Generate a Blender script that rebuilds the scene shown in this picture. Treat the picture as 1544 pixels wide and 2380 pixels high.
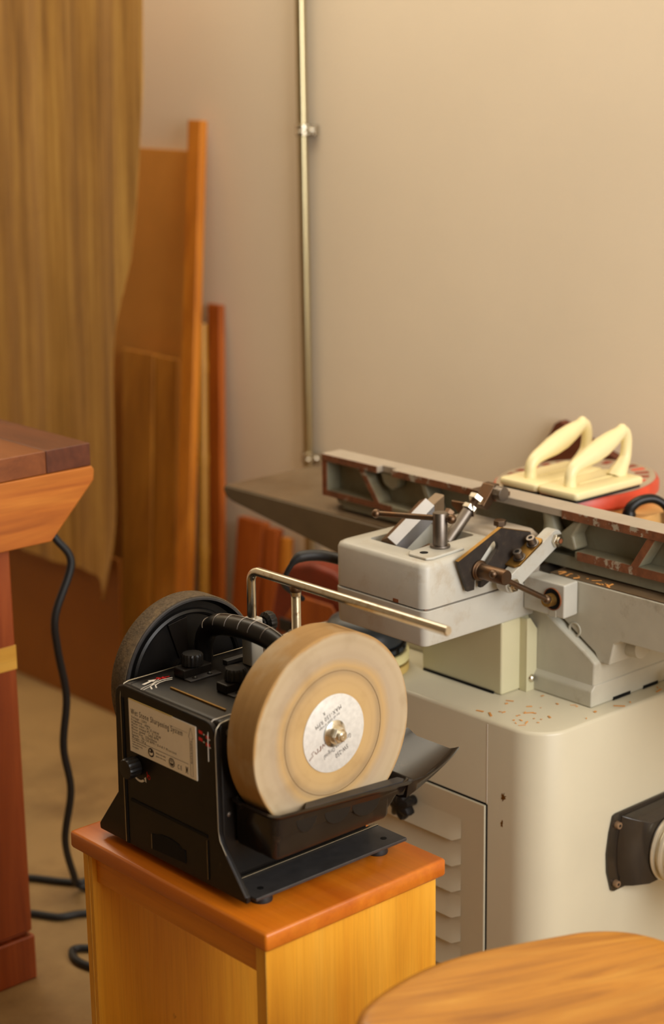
import bpy, bmesh, math, random
from mathutils import Vector, Matrix

random.seed(7)
for o in list(bpy.data.objects):
    bpy.data.objects.remove(o, do_unlink=True)
scene = bpy.context.scene
col = scene.collection
PI = math.pi


def srgb(r, g, b):
    f = lambda c: c / 12.92 if c <= 0.04045 else ((c + 0.055) / 1.055) ** 2.4
    return (f(r / 255), f(g / 255), f(b / 255), 1.0)


# ------------------------------------------------------------------ camera
# world axes: X runs to the plastered wall, Y runs along it, Z up
TILT, ROLL, YAW = 0.25532, -0.014136, 0.7290
CAM_H = 1.50


def camera_axes():
    c, s = math.cos(YAW), math.sin(YAW)
    W = Matrix(((c, -s, 0), (s, c, 0), (0, 0, 1)))
    R0 = Matrix(((1, 0, 0), (0, 0, -1), (0, 1, 0)))
    c, s = math.cos(TILT), math.sin(TILT)
    Rt = Matrix(((1, 0, 0), (0, c, -s), (0, s, c)))
    c, s = math.cos(ROLL), math.sin(ROLL)
    Rr = Matrix(((c, -s, 0), (s, c, 0), (0, 0, 1)))
    return Rr @ Rt @ R0 @ W


A = camera_axes()
cam_data = bpy.data.cameras.new('camera')
cam = bpy.data.objects.new('camera', cam_data)
col.objects.link(cam)
r_, d_, f_ = A[0], A[1], A[2]
cam.matrix_world = Matrix(((r_[0], -d_[0], -f_[0], 0), (r_[1], -d_[1], -f_[1], 0),
                           (r_[2], -d_[2], -f_[2], CAM_H), (0, 0, 0, 1)))
cam_data.sensor_fit = 'VERTICAL'
cam_data.sensor_height = 36.0
cam_data.sensor_width = 36.0 * 1544 / 2380
cam_data.lens = 4295.6 / 2380 * 36.0
cam_data.dof.use_dof = True
cam_data.dof.focus_distance = 2.46
cam_data.dof.aperture_fstop = 2.9
cam_data.clip_start = 0.05
scene.camera = cam

# ------------------------------------------------------------------ light
world = bpy.data.worlds.new('world')
scene.world = world
world.use_nodes = True
world.node_tree.nodes['Background'].inputs[0].default_value = (1.0, 0.72, 0.38, 1)
world.node_tree.nodes['Background'].inputs[1].default_value = 0.05


def area(name, loc, target, sx, sy, power, colour):
    l = bpy.data.lights.new(name, 'AREA')
    l.shape = 'RECTANGLE'
    l.size, l.size_y, l.energy, l.color = sx, sy, power, colour
    o = bpy.data.objects.new(name, l)
    col.objects.link(o)
    o.location = loc
    d = Vector(target) - Vector(loc)
    o.rotation_euler = d.to_track_quat('-Z', 'Y').to_euler()
    return o


# daylight through the tall window in the side wall at Y = -0.8, close to the plastered wall
area('window_daylight', (1.55, -0.72, 1.65), (1.75, 2.0, 1.10), 1.6, 1.7, 72, (1.0, 0.985, 0.96))
# daylight through the open workshop door behind the camera
area('door_daylight', (-2.1, 0.6, 1.5), (1.5, 1.9, 0.9), 2.0, 2.2, 1.5, (1.0, 0.74, 0.42))

# long rooflight that runs beside the plastered wall
area('rooflight', (2.02, 3.05, 2.74), (2.02, 3.05, 0.0), 0.7, 3.0, 36, (1.0, 0.89, 0.70))

scene.view_settings.view_transform = 'Standard'
scene.view_settings.look = 'None'
scene.view_settings.exposure = 0.0
scene.view_settings.gamma = 1.0
scene.view_settings.use_curve_mapping = False
scene.cycles.use_denoising = True
scene.cycles.max_bounces = 8
scene.cycles.diffuse_bounces = 4
scene.cycles.caustics_reflective = False
scene.cycles.caustics_refractive = False


# ------------------------------------------------------------------ materials
def new_mat(name):
    m = bpy.data.materials.new(name)
    m.use_nodes = True
    nt = m.node_tree
    return m, nt.nodes, nt.links, nt.nodes['Principled BSDF']


def ramp(n, stops):
    r = n.new('ShaderNodeValToRGB')
    e = r.color_ramp.elements
    while len(e) < len(stops):
        e.new(0.5)
    for k, (p, c) in enumerate(stops):
        e[k].position = p
        e[k].color = c
    return r


def coords(n, l, scale=(1, 1, 1), turn=0.0):
    t = n.new('ShaderNodeTexCoord')
    m = n.new('ShaderNodeMapping')
    m.inputs['Scale'].default_value = scale
    src = t.outputs['Object']
    if turn:
        q = n.new('ShaderNodeMapping')
        q.inputs['Rotation'].default_value = (0, 0, turn)
        l.new(src, q.inputs['Vector'])
        src = q.outputs[0]
    l.new(src, m.inputs['Vector'])
    return m


def noise(n, l, vec, scale, detail=4, rough=0.55, dist=0.0):
    t = n.new('ShaderNodeTexNoise')
    t.inputs['Scale'].default_value = scale
    t.inputs['Detail'].default_value = detail
    t.inputs['Roughness'].default_value = rough
    t.inputs['Distortion'].default_value = dist
    l.new(vec.outputs[0], t.inputs['Vector'])
    return t


def mixc(n, l, fac, a, b, mode='MIX'):
    m = n.new('ShaderNodeMix')
    m.data_type = 'RGBA'
    m.blend_type = mode
    for sock, v in ((m.inputs[0], fac), (m.inputs[6], a), (m.inputs[7], b)):
        if hasattr(v, 'is_linked'):
            l.new(v, sock)
        elif isinstance(v, (int, float)):
            sock.default_value = v
        else:
            sock.default_value = v
    return m.outputs[2]


def bump(n, l, bsdf, height, strength, dist=0.002):
    b = n.new('ShaderNodeBump')
    b.inputs['Strength'].default_value = strength
    b.inputs['Distance'].default_value = dist
    l.new(height, b.inputs['Height'])
    l.new(b.outputs[0], bsdf.inputs['Normal'])


def scl(c, k):
    return (min(c[0] * k, 1), min(c[1] * k, 1), min(c[2] * k, 1), 1)


def paint(name, c, rough=0.5, metal=0.0, var=0.12, scale=20, spec=0.5, bmp=0.0, bscale=200, dirt=None, dirt_at=(0.56, 0.72), dscale=9, coat=0.0):
    m, n, l, b = new_mat(name)
    v = coords(n, l)
    t = noise(n, l, v, scale)
    r = ramp(n, [(0.3, scl(c, 1 - var)), (0.7, scl(c, 1 + var))])
    l.new(t.outputs[0], r.inputs[0])
    out = r.outputs[0]
    if dirt is not None:
        t2 = noise(n, l, v, dscale, 8, 0.68)
        r2 = ramp(n, [(dirt_at[0], (0, 0, 0, 1)), (dirt_at[1], (1, 1, 1, 1))])
        l.new(t2.outputs[0], r2.inputs[0])
        out = mixc(n, l, r2.outputs[0], out, dirt)
    l.new(out, b.inputs['Base Color'])
    b.inputs['Roughness'].default_value = rough
    b.inputs['Metallic'].default_value = metal
    b.inputs['Specular IOR Level'].default_value = spec
    b.inputs['Coat Weight'].default_value = coat
    b.inputs['Coat Roughness'].default_value = 0.15
    if bmp:
        t3 = noise(n, l, v, bscale, 3)
        bump(n, l, b, t3.outputs[0], bmp)
    return m


def wood(name, light, mid, dark, axis='z', rough=0.42, fig=5.0, fine=140, coat=0.0, knots=0.0, contrast=(0.28, 0.5, 0.74), spec=0.5, turn=0.0):
    m, n, l, b = new_mat(name)
    k = {'x': 0, 'y': 1, 'z': 2}[axis]
    s = [1, 1, 1]
    s[k] = 0.09
    v = coords(n, l, s, turn)
    t = noise(n, l, v, fig * 2.2, 5, 0.6, 1.6)
    r = ramp(n, [(contrast[0], dark), (contrast[1], mid), (contrast[2], light)])
    l.new(t.outputs[0], r.inputs[0])
    s2 = [1, 1, 1]
    s2[k] = 0.025
    v2 = coords(n, l, s2, turn)
    t2 = noise(n, l, v2, fine, 4, 0.7)
    r2 = ramp(n, [(0.32, (0.66, 0.62, 0.58, 1)), (0.55, (1, 1, 1, 1))])
    l.new(t2.outputs[0], r2.inputs[0])
    out = mixc(n, l, 0.30, r.outputs[0], r2.outputs[0], 'MULTIPLY')
    # flat-sawn arches
    w = n.new('ShaderNodeTexWave')
    w.wave_type = 'RINGS'
    w.rings_direction = {'x': 'X', 'y': 'Y', 'z': 'Z'}[axis]
    w.inputs['Scale'].default_value = fig * 1.3
    w.inputs['Distortion'].default_value = 5.0
    w.inputs['Detail'].default_value = 3
    w.inputs['Detail Scale'].default_value = 1.2
    s3 = [1, 1, 1]
    s3[k] = 0.22
    v3 = coords(n, l, s3, turn)
    l.new(v3.outputs[0], w.inputs['Vector'])
    r3 = ramp(n, [(0.0, (0.80, 0.76, 0.70, 1)), (0.5, (1, 1, 1, 1))])
    l.new(w.outputs[0], r3.inputs[0])
    out = mixc(n, l, 0.45, out, r3.outputs[0], 'MULTIPLY')
    if knots:
        vk = coords(n, l)
        tk = noise(n, l, vk, 26, 2)
        rk = ramp(n, [(0.76, (0, 0, 0, 1)), (0.80, (1, 1, 1, 1))])
        l.new(tk.outputs[0], rk.inputs[0])
        out = mixc(n, l, rk.outputs[0], out, scl(dark, 0.25))
    l.new(out, b.inputs['Base Color'])
    b.inputs['Roughness'].default_value = rough
    b.inputs['Specular IOR Level'].default_value = spec
    b.inputs['Coat Weight'].default_value = coat
    b.inputs['Coat Roughness'].default_value = 0.25
    bump(n, l, b, t2.outputs[0], 0.08, 0.001)
    return m


def metal(name, c, rough=0.3, var=0.1, scale=30, dirt=None, dirt_at=(0.5, 0.7), dscale=40):
    return paint(name, c, rough, 1.0, var, scale, 0.5, dirt=dirt, dirt_at=dirt_at, dscale=dscale)


MT = {}
MT['wall'] = paint('wall_plaster', srgb(244, 230, 205), 0.85, var=0.03, scale=2.0, spec=0.2, bmp=0.06, bscale=60)
MT['ceiling'] = paint('ceiling_plaster', srgb(225, 212, 190), 0.9, var=0.02, spec=0.2)
MT['floor'] = paint('concrete_floor', srgb(158, 126, 78), 0.6, var=0.22, scale=3.2, bmp=0.1, bscale=40, dirt=srgb(110, 80, 42), dirt_at=(0.45, 0.7), dscale=2.6)
MT['frame_white'] = paint('window_frame_paint', srgb(220, 215, 205), 0.5, var=0.03)
MT['black_plastic'] = paint('black_plastic', srgb(22, 20, 19), 0.34, var=0.15, scale=60, spec=0.3)
MT['black_sheet'] = paint('black_painted_sheet', srgb(24, 20, 17), 0.36, var=0.2, scale=25, spec=0.22, dirt=srgb(52, 42, 30), dirt_at=(0.66, 0.9), dscale=30)
MT['black_tray'] = paint('black_tray_plastic', srgb(30, 25, 22), 0.2, var=0.2, scale=30, spec=0.3, dirt=srgb(70, 58, 44), dirt_at=(0.58, 0.9), dscale=24)
MT['black_matt'] = paint('black_void', srgb(12, 12, 12), 0.7, var=0.05, spec=0.2)
MT['base_metal'] = paint('charcoal_base_metal', srgb(62, 60, 60), 0.4, metal=0.3, var=0.2, scale=60)
MT['rubber'] = paint('black_rubber', srgb(24, 24, 25), 0.55, var=0.1)
MT['edge_silver'] = metal('edge_silver', srgb(150, 140, 120), 0.35)
MT['chrome'] = metal('zinc_plated_steel', srgb(205, 198, 182), 0.22, var=0.06, dirt=srgb(150, 128, 96), dirt_at=(0.55, 0.75), dscale=60)
MT['alu'] = paint('cast_aluminium', srgb(196, 194, 186), 0.4, metal=0.35, var=0.08)
MT['nut_steel'] = metal('bright_nut_steel', srgb(215, 208, 190), 0.25)
MT['paper'] = paint('label_paper', srgb(236, 226, 208), 0.4, var=0.02, scale=40)
MT['ink'] = paint('black_ink', srgb(46, 34, 30), 0.6, var=0.02)
MT['ink_red'] = paint('red_print', srgb(214, 20, 22), 0.5, var=0.02)
MT['ink_white'] = paint('white_print', srgb(226, 220, 210), 0.5, var=0.02)
MT['label_foil'] = paint('grey_foil_label', srgb(212, 212, 208), 0.38, metal=0.15, var=0.10, scale=150)
MT['leather'] = paint('worn_leather', srgb(92, 78, 60), 0.85, var=0.35, scale=260, spec=0.2, bmp=0.5, bscale=420, dirt=srgb(140, 116, 82), dirt_at=(0.52, 0.75), dscale=18)
MT['dark_rust'] = metal('browned_steel', srgb(104, 86, 70), 0.45, var=0.2, dirt=srgb(120, 84, 54), dirt_at=(0.45, 0.75), dscale=35)
MT['grey_steel'] = metal('grey_steel', srgb(128, 120, 112), 0.42, var=0.15)
MT['ground_steel'] = paint('ground_steel', srgb(146, 146, 150), 0.35, metal=0.6, var=0.10)
MT['rust'] = paint('rust', srgb(128, 72, 38), 0.8, var=0.3, scale=80)
MT['rusty_lip'] = paint('rusty_lip', srgb(122, 74, 44), 0.7, var=0.3, scale=70, dirt=srgb(168, 158, 138), dirt_at=(0.58, 0.62), dscale=38)
MT['cast_dark'] = paint('dark_casting_paint', srgb(104, 90, 68), 0.5, var=0.14, scale=12, bmp=0.12, bscale=110)  # one darker brown casting colour, for the outfeed table
MT['cast_paint'] = paint('grey_casting_paint', srgb(186, 183, 168), 0.42, var=0.08, scale=16, spec=0.5, bmp=0.12, bscale=130, dirt=srgb(120, 104, 78), dirt_at=(0.58, 0.85), dscale=12)
MT['fence_inner'] = paint('fence_inner_paint', srgb(140, 136, 114), 0.45, var=0.14, scale=14, bmp=0.2, bscale=90, dirt=srgb(112, 92, 62), dirt_at=(0.5, 0.8), dscale=14)
MT['block_paint'] = paint('pale_casting_paint', srgb(188, 186, 176), 0.40, var=0.05, scale=20, spec=0.5, bmp=0.12, bscale=110, dirt=srgb(158, 138, 108), dirt_at=(0.56, 0.85), dscale=15)
MT['machined'] = paint('machined_table', srgb(128, 108, 84), 0.4, metal=0.5, var=0.15, scale=12, dirt=srgb(104, 80, 52), dirt_at=(0.45, 0.75), dscale=10)
MT['fence_top'] = paint('fence_top_grey', srgb(172, 160, 144), 0.5, var=0.06, scale=26)
MT['cabinet'] = paint('cream_cabinet_paint', srgb(205, 198, 174), 0.36, var=0.025, scale=6, spec=0.5, dirt=srgb(150, 130, 92), dirt_at=(0.70, 0.86), dscale=14)
MT['cover'] = paint('greenish_cover_paint', srgb(200, 194, 160), 0.33, var=0.03, scale=8)
MT['quadrant'] = paint('blackened_plate', srgb(56, 50, 46), 0.5, metal=0.4, var=0.2, scale=60, dirt=srgb(92, 76, 56), dirt_at=(0.55, 0.8), dscale=60)
MT['brassy'] = metal('dusty_brass', srgb(150, 116, 62), 0.5, var=0.2)
MT['cream'] = paint('cream_plastic', srgb(240, 226, 176), 0.36, var=0.02, spec=0.5)
MT['red_paint'] = paint('red_machine_paint', srgb(214, 74, 46), 0.35, var=0.12, scale=30, dirt=srgb(150, 140, 128), dirt_at=(0.66, 0.72), dscale=40)
MT['disc_grey'] = paint('grey_disc_top', srgb(172, 156, 132), 0.6, var=0.06)
MT['dark_red'] = paint('dark_red_plastic', srgb(128, 44, 18), 0.5, var=0.25, scale=14)
MT['sander_blue'] = paint('dark_blue_plastic', srgb(52, 58, 64), 0.4, var=0.08)
MT['sander_cream'] = paint('cream_foam', srgb(232, 220, 160), 0.6, var=0.04)
MT['sander_tan'] = paint('tan_abrasive', srgb(204, 174, 100), 0.8, var=0.06)
MT['chrome_ring'] = paint('polished_ring', srgb(224, 214, 190), 0.2, metal=0.45, var=0.04)
MT['hose'] = paint('brown_hose', srgb(126, 100, 64), 0.5, var=0.15)
MT['clear_black'] = paint('glossy_black_chute', srgb(46, 40, 34), 0.16, var=0.2, scale=8, spec=0.6)
MT['tan_screw'] = paint('dull_tan_screw', srgb(150, 122, 94), 0.5, metal=0.4, var=0.1)
MT['pipe'] = metal('galvanised_conduit', srgb(196, 184, 146), 0.28, var=0.06, scale=5)

MT['stool_top'] = wood('stool_top_wood', srgb(216, 128, 30), srgb(200, 108, 20), srgb(180, 88, 12), 'y', 0.32, 4.0, 160, coat=0.25)
MT['stool_side'] = wood('stool_side_wood', srgb(242, 182, 66), srgb(234, 166, 46), srgb(220, 144, 30), 'z', 0.38, 3.2, 260, coat=0.15, knots=0.4)
MT['stool_apron'] = wood('stool_apron_wood', srgb(232, 150, 36), srgb(220, 134, 24), srgb(206, 116, 18), 'y', 0.38, 4.0, 170, coat=0.15)
MT['stool_edge'] = wood('stool_edge_wood', srgb(240, 178, 78), srgb(232, 164, 60), srgb(220, 150, 50), 'y', 0.38, 4.0, 170, coat=0.2)
MT['seat'] = wood('seat_hardwood', srgb(206, 148, 58), srgb(190, 126, 38), srgb(150, 92, 26), 'x', 0.32, 13.0, 120, coat=0.3, contrast=(0.26, 0.50, 0.74), turn=0.40)
MT['bench_dark'] = wood('bench_dark_plank', srgb(116, 64, 40), srgb(96, 50, 32), srgb(74, 36, 24), 'y', 0.35, 7.0, 120, coat=0.2)
MT['bench_mid'] = wood('bench_mid_plank', srgb(146, 86, 44), srgb(130, 72, 36), srgb(110, 58, 28), 'y', 0.35, 7.0, 120, coat=0.2)
MT['bench_apron'] = wood('bench_apron_wood', srgb(206, 128, 48), srgb(186, 106, 36), srgb(154, 80, 26), 'x', 0.4, 9.0, 120, coat=0.1)
MT['bench_leg'] = wood('bench_leg_wood', srgb(170, 86, 40), srgb(150, 70, 30), srgb(122, 52, 22), 'z', 0.4, 8.0, 110)
MT['bench_band'] = wood('pale_inlay_wood', srgb(236, 188, 90), srgb(228, 176, 76), srgb(214, 160, 64), 'x', 0.4, 6.0, 110)
MT['batten'] = wood('orange_batten_wood', srgb(224, 146, 46), srgb(210, 130, 34), srgb(192, 112, 26), 'z', 0.5, 6.0, 90)
MT['batten_red'] = wood('red_batten_wood', srgb(206, 116, 34), srgb(188, 98, 24), srgb(160, 78, 16), 'z', 0.5, 6.0, 90)
MT['offcut'] = wood('orange_offcut_wood', srgb(196, 108, 40), srgb(176, 90, 28), srgb(150, 70, 20), 'z', 0.5, 6.0, 90)
MT['mdf'] = paint('brown_hardboard', srgb(214, 150, 66), 0.7, var=0.10, scale=4, spec=0.25)
MT['low_board'] = wood('old_pine_board', srgb(216, 152, 56), srgb(196, 130, 40), srgb(164, 104, 28), 'z', 0.6, 5.0, 70, knots=0.3)
MT['brown_sheet'] = paint('brown_sheet_board', srgb(146, 88, 30), 0.6, var=0.10, scale=3, spec=0.3)
MT['bamboo'] = wood('bamboo_cane', srgb(206, 156, 62), srgb(190, 138, 48), srgb(170, 118, 40), 'z', 0.4, 4.0, 80)
MT['board_light'] = wood('light_bench_wood', srgb(226, 178, 112), srgb(214, 164, 98), srgb(196, 144, 80), 'y', 0.5, 5.0, 110)
MT['wood_scrap'] = wood('dark_red_scrap_wood', srgb(120, 62, 30), srgb(104, 50, 22), srgb(84, 38, 16), 'y', 0.6, 5.0, 90)
MT['shaving'] = paint('wood_shaving', srgb(216, 150, 76), 0.7, var=0.15)


def veneer_mat():
    m, n, l, b = new_mat('tall_veneer_sheet')
    v = coords(n, l, (1, 1, 0.02))
    t = noise(n, l, v, 42, 6, 0.75)
    r = ramp(n, [(0.34, srgb(134, 94, 38)), (0.50, srgb(182, 136, 62)), (0.66, srgb(212, 168, 86))])
    l.new(t.outputs[0], r.inputs[0])
    v2 = coords(n, l, (1, 1, 0.5))
    t2 = noise(n, l, v2, 4.5, 4, 0.6)
    r2 = ramp(n, [(0.35, (0.78, 0.74, 0.68, 1)), (0.62, (1, 1, 1, 1))])
    l.new(t2.outputs[0], r2.inputs[0])
    out = mixc(n, l, 0.7, r.outputs[0], r2.outputs[0], 'MULTIPLY')
    l.new(out, b.inputs['Base Color'])
    b.inputs['Roughness'].default_value = 0.6
    bump(n, l, b, t.outputs[0], 0.15)
    return m


MT['veneer'] = veneer_mat()


def stone_mat(cx, cz):
    """sandy grindstone: concentric worn rings on the flat, streaks round the tread"""
    m, n, l, b = new_mat('grindstone')
    t = n.new('ShaderNodeTexCoord')
    sep = n.new('ShaderNodeSeparateXYZ')
    l.new(t.outputs['Object'], sep.inputs[0])

    def math_(op, a, bb=None):
        k = n.new('ShaderNodeMath')
        k.operation = op
        for i, vv in enumerate((a, bb)):
            if vv is None:
                continue
            if hasattr(vv, 'is_linked'):
                l.new(vv, k.inputs[i])
            else:
                k.inputs[i].default_value = vv
        return k.outputs[0]
    dx = math_('SUBTRACT', sep.outputs[0], cx)
    dz = math_('SUBTRACT', sep.outputs[2], cz)
    rr = math_('SQRT', math_('ADD', math_('MULTIPLY', dx, dx), math_('MULTIPLY', dz, dz)))
    wob = n.new('ShaderNodeTexNoise')
    wob.inputs['Scale'].default_value = 14
    wob.inputs['Detail'].default_value = 5
    l.new(t.outputs['Object'], wob.inputs['Vector'])
    rw = math_('ADD', rr, math_('MULTIPLY', math_('SUBTRACT', wob.outputs[0], 0.5), 0.016))
    u = math_('DIVIDE', rw, 0.1255)
    r = ramp(n, [(0.40, srgb(186, 156, 106)), (0.55, srgb(180, 152, 108)), (0.61, srgb(164, 142, 108)), (0.67, srgb(184, 154, 106)), (0.76, srgb(172, 154, 128)), (0.97, srgb(178, 160, 130)), (1.0, srgb(166, 130, 80))])
    l.new(u, r.inputs[0])
    cmb = n.new('ShaderNodeCombineXYZ')
    l.new(math_('MULTIPLY', rr, 60.0), cmb.inputs[0])
    l.new(math_('MULTIPLY', sep.outputs[1], 140.0), cmb.inputs[1])
    st = n.new('ShaderNodeTexNoise')
    st.inputs['Scale'].default_value = 1.0
    st.inputs['Detail'].default_value = 4
    l.new(cmb.outputs[0], st.inputs['Vector'])
    r2 = ramp(n, [(0.30, (0.78, 0.73, 0.66, 1)), (0.55, (1, 1, 1, 1))])
    l.new(st.outputs[0], r2.inputs[0])
    out = mixc(n, l, 0.6, r.outputs[0], r2.outputs[0], 'MULTIPLY')
    # wet dark stain drawn on the tread
    r3 = ramp(n, [(0.52, (1, 1, 1, 1)), (0.72, (0.60, 0.54, 0.46, 1))])
    sc = n.new('ShaderNodeTexNoise')
    sc.inputs['Scale'].default_value = 22
    sc.inputs['Detail'].default_value = 5
    l.new(t.outputs['Object'], sc.inputs['Vector'])
    l.new(sc.outputs[0], r3.inputs[0])
    out = mixc(n, l, 0.35, out, r3.outputs[0], 'MULTIPLY')
    l.new(out, b.inputs['Base Color'])
    b.inputs['Roughness'].default_value = 0.75
    b.inputs['Specular IOR Level'].default_value = 0.3
    return m


# ------------------------------------------------------------------ builders
ORG = {}


def tag(o, label=None, category=None, group=None, kind=None):
    if label:
        o['label'] = label
    if category:
        o['category'] = category
    if group:
        o['group'] = group
    if kind:
        o['kind'] = kind
    return o


def thing(name, loc, label, category, group=None):
    o = bpy.data.objects.new(name, None)
    o.empty_display_size = 0.05
    col.objects.link(o)
    o.location = loc
    ORG[o.name] = Vector(loc)
    return tag(o, label, category, group)


class MB:
    def __init__(self):
        self.bm = bmesh.new()
        self.mi = 0

    def face(self, vs):
        try:
            f = self.bm.faces.new(vs)
            f.material_index = self.mi
            return f
        except ValueError:
            return None

    def vert(self, p):
        return self.bm.verts.new(p)

    def loft(self, loops, cap0=True, cap1=True, closed=True):
        L = [[self.vert(p) for p in lp] for lp in loops]
        n = len(L[0])
        for a, b in zip(L, L[1:]):
            for i in range(n if closed else n - 1):
                j = (i + 1) % n
                self.face([a[i], a[j], b[j], b[i]])
        if cap0:
            self.face(list(reversed(L[0])))
        if cap1:
            self.face(L[-1])
        return self

    def box(self, x0, x1, y0, y1, z0, z1):
        return self.loft([[(x0, y0, z), (x1, y0, z), (x1, y1, z), (x0, y1, z)] for z in (z0, z1)])

    def prism(self, pts, vec):
        v = Vector(vec)
        return self.loft([[Vector(p) for p in pts], [Vector(p) + v for p in pts]])

    def prism_yz(self, pts, x0, x1):
        return self.prism([(x0, y, z) for y, z in pts], (x1 - x0, 0, 0))

    def prism_xz(self, pts, y0, y1):
        return self.prism([(x, y0, z) for x, z in pts], (0, y1 - y0, 0))

    def prism_xy(self, pts, z0, z1):
        return self.prism([(x, y, z0) for x, y in pts], (0, 0, z1 - z0))

    def lathe(self, prof, origin, axis, n=32, cap=True, rf=None):
        o = Vector(origin)
        ax = Vector(axis).normalized()
        t = Vector((0, 0, 1)) if abs(ax.z) < 0.9 else Vector((1, 0, 0))
        u = ax.cross(t).normalized()
        w = ax.cross(u).normalized()
        loops = []
        for r, h in prof:
            lp = []
            for k in range(n):
                a = 2 * PI * k / n
                q = r * (rf(a) if rf else 1.0)
                lp.append(o + ax * h + u * (q * math.cos(a)) + w * (q * math.sin(a)))
            loops.append(lp)
        return self.loft(loops, cap, cap)

    def cyl(self, p0, p1, r0, r1=None, n=24):
        p0, p1 = Vector(p0), Vector(p1)
        return self.lathe([(r0, 0), (r1 if r1 is not None else r0, (p1 - p0).length)], p0, p1 - p0, n)

    def hexnut(self, p0, p1, r):
        return self.cyl(p0, p1, r, n=6)

    def ball(self, c, r, n=16, m=10):
        prof = [(max(r * math.sin(PI * k / m), r * 0.02), -r * math.cos(PI * k / m)) for k in range(m + 1)]
        return self.lathe(prof, c, (0, 0, 1), n)

    def tube(self, pts, r, n=12, rr=None):
        P = [Vector(p) for p in pts]
        loops = []
        up = Vector((0.123, 0.456, 0.881)).normalized()
        prev = None
        for i, p in enumerate(P):
            d = (P[min(i + 1, len(P) - 1)] - P[max(i - 1, 0)]).normalized()
            u = (prev - d * prev.dot(d)) if prev is not None else (up - d * up.dot(d))
            u.normalize()
            prev = u
            w = d.cross(u)
            q = rr[i] if rr else r
            loops.append([p + u * (q * math.cos(2 * PI * k / n)) + w * (q * math.sin(2 * PI * k / n)) for k in range(n)])
        return self.loft(loops)

    def build(self, name, mat, parent=None, bevel=0.0, seg=2, smooth=True, sharp=38, fix=True):
        bm = self.bm
        if fix:
            bmesh.ops.recalc_face_normals(bm, faces=bm.faces)
        org = ORG.get(parent.name, Vector()) if parent else Vector()
        if parent is None:
            lo = Vector((min(v.co.x for v in bm.verts), min(v.co.y for v in bm.verts), min(v.co.z for v in bm.verts)))
            hi = Vector((max(v.co.x for v in bm.verts), max(v.co.y for v in bm.verts), 0))
            org = Vector(((lo.x + hi.x) / 2, (lo.y + hi.y) / 2, lo.z))
        for v in bm.verts:
            v.co -= org
        me = bpy.data.meshes.new(name)
        bm.to_mesh(me)
        bm.free()
        for mt in (mat if isinstance(mat, (list, tuple)) else [mat]):
            me.materials.append(mt)
        if smooth:
            for p in me.polygons:
                p.use_smooth = True
            if bevel == 0:
                me.set_sharp_from_angle(angle=math.radians(sharp))
        o = bpy.data.objects.new(name, me)
        col.objects.link(o)
        if parent:
            o.parent = parent
        else:
            o.location = org
        ORG[o.name] = org
        if bevel:
            md = o.modifiers.new('bevel', 'BEVEL')
            md.width = bevel
            md.segments = seg
            md.limit_method = 'ANGLE'
            md.angle_limit = math.radians(38)
            md.harden_normals = True
        return o


def spline(pts, n=8):
    """Catmull-Rom through 3-D points"""
    P = [Vector(p) for p in pts]
    P = [P[0] * 2 - P[1]] + P + [P[-1] * 2 - P[-2]]
    out = []
    for i in range(1, len(P) - 2):
        for k in range(n):
            t = k / n
            a, b, c, d = P[i - 1], P[i], P[i + 1], P[i + 2]
            out.append(0.5 * ((2 * b) + (c - a) * t + (2 * a - 5 * b + 4 * c - d) * t * t + (3 * b - a - 3 * c + d) * t ** 3))
    out.append(P[-2])
    return out


def rrect(x0, x1, y0, y1, r, z, n=5):
    pts = []
    for cx, cy, a0 in ((x1 - r, y1 - r, 0), (x0 + r, y1 - r, 90), (x0 + r, y0 + r, 180), (x1 - r, y0 + r, 270)):
        for k in range(n + 1):
            a = math.radians(a0 + 90 * k / n)
            zz = z(cx + r * math.cos(a)) if callable(z) else z
            pts.append((cx + r * math.cos(a), cy + r * math.sin(a), zz))
    return pts


class Frame:
    """a flat printing plane: origin, right, up"""
    def __init__(self, o, ux, uy):
        self.o, self.ux, self.uy = Vector(o), Vector(ux), Vector(uy)

    def p(self, a, b):
        return self.o + self.ux * a + self.uy * b


def ribbon(mb, fr, pts, w):
    V = [Vector((a, b)) for a, b in pts]
    Ls = []
    for i, p in enumerate(V):
        d = (V[min(i + 1, len(V) - 1)] - V[max(i - 1, 0)]).normalized()
        q = Vector((-d.y, d.x)) * (w / 2)
        Ls.append((mb.vert(fr.p(*(p + q))), mb.vert(fr.p(*(p - q)))))
    for a, b in zip(Ls, Ls[1:]):
        mb.face([a[0], a[1], b[1], b[0]])


def fill(mb, fr, pts):
    mb.face([mb.vert(fr.p(a, b)) for a, b in pts])


def arc(cx, cy, r, a0, a1, n=16):
    return [(cx + r * math.cos(math.radians(a0 + (a1 - a0) * k / n)), cy + r * math.sin(math.radians(a0 + (a1 - a0) * k / n))) for k in range(n + 1)]


def letter(parent, mat, fr, *a, **k):
    m = MB()
    text_into(m, fr, *a, **k)
    return m.build('lettering', mat, parent, fix=False, smooth=False)


def text_into(mb, fr, body, size, x, y, align='LEFT', xs=1.0, rot=0.0, spacing=1.0, shear=0.0):
    cu = bpy.data.curves.new('lettering', 'FONT')
    cu.body = body
    cu.size = size
    cu.align_x = align
    cu.space_character = spacing
    cu.shear = shear
    cu.resolution_u = 3
    ob = bpy.data.objects.new('lettering_tmp', cu)
    col.objects.link(ob)
    dg = bpy.context.evaluated_depsgraph_get()
    me = bpy.data.meshes.new_from_object(ob.evaluated_get(dg))
    c, s = math.cos(rot), math.sin(rot)
    vs = []
    for v in me.vertices:
        a, b = v.co.x * xs, v.co.y
        vs.append(mb.vert(fr.p(x + a * c - b * s, y + a * s + b * c)))
    for p in me.polygons:
        mb.face([vs[i] for i in p.vertices])
    bpy.data.objects.remove(ob, do_unlink=True)
    bpy.data.curves.remove(cu)
    bpy.data.meshes.remove(me)


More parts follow.
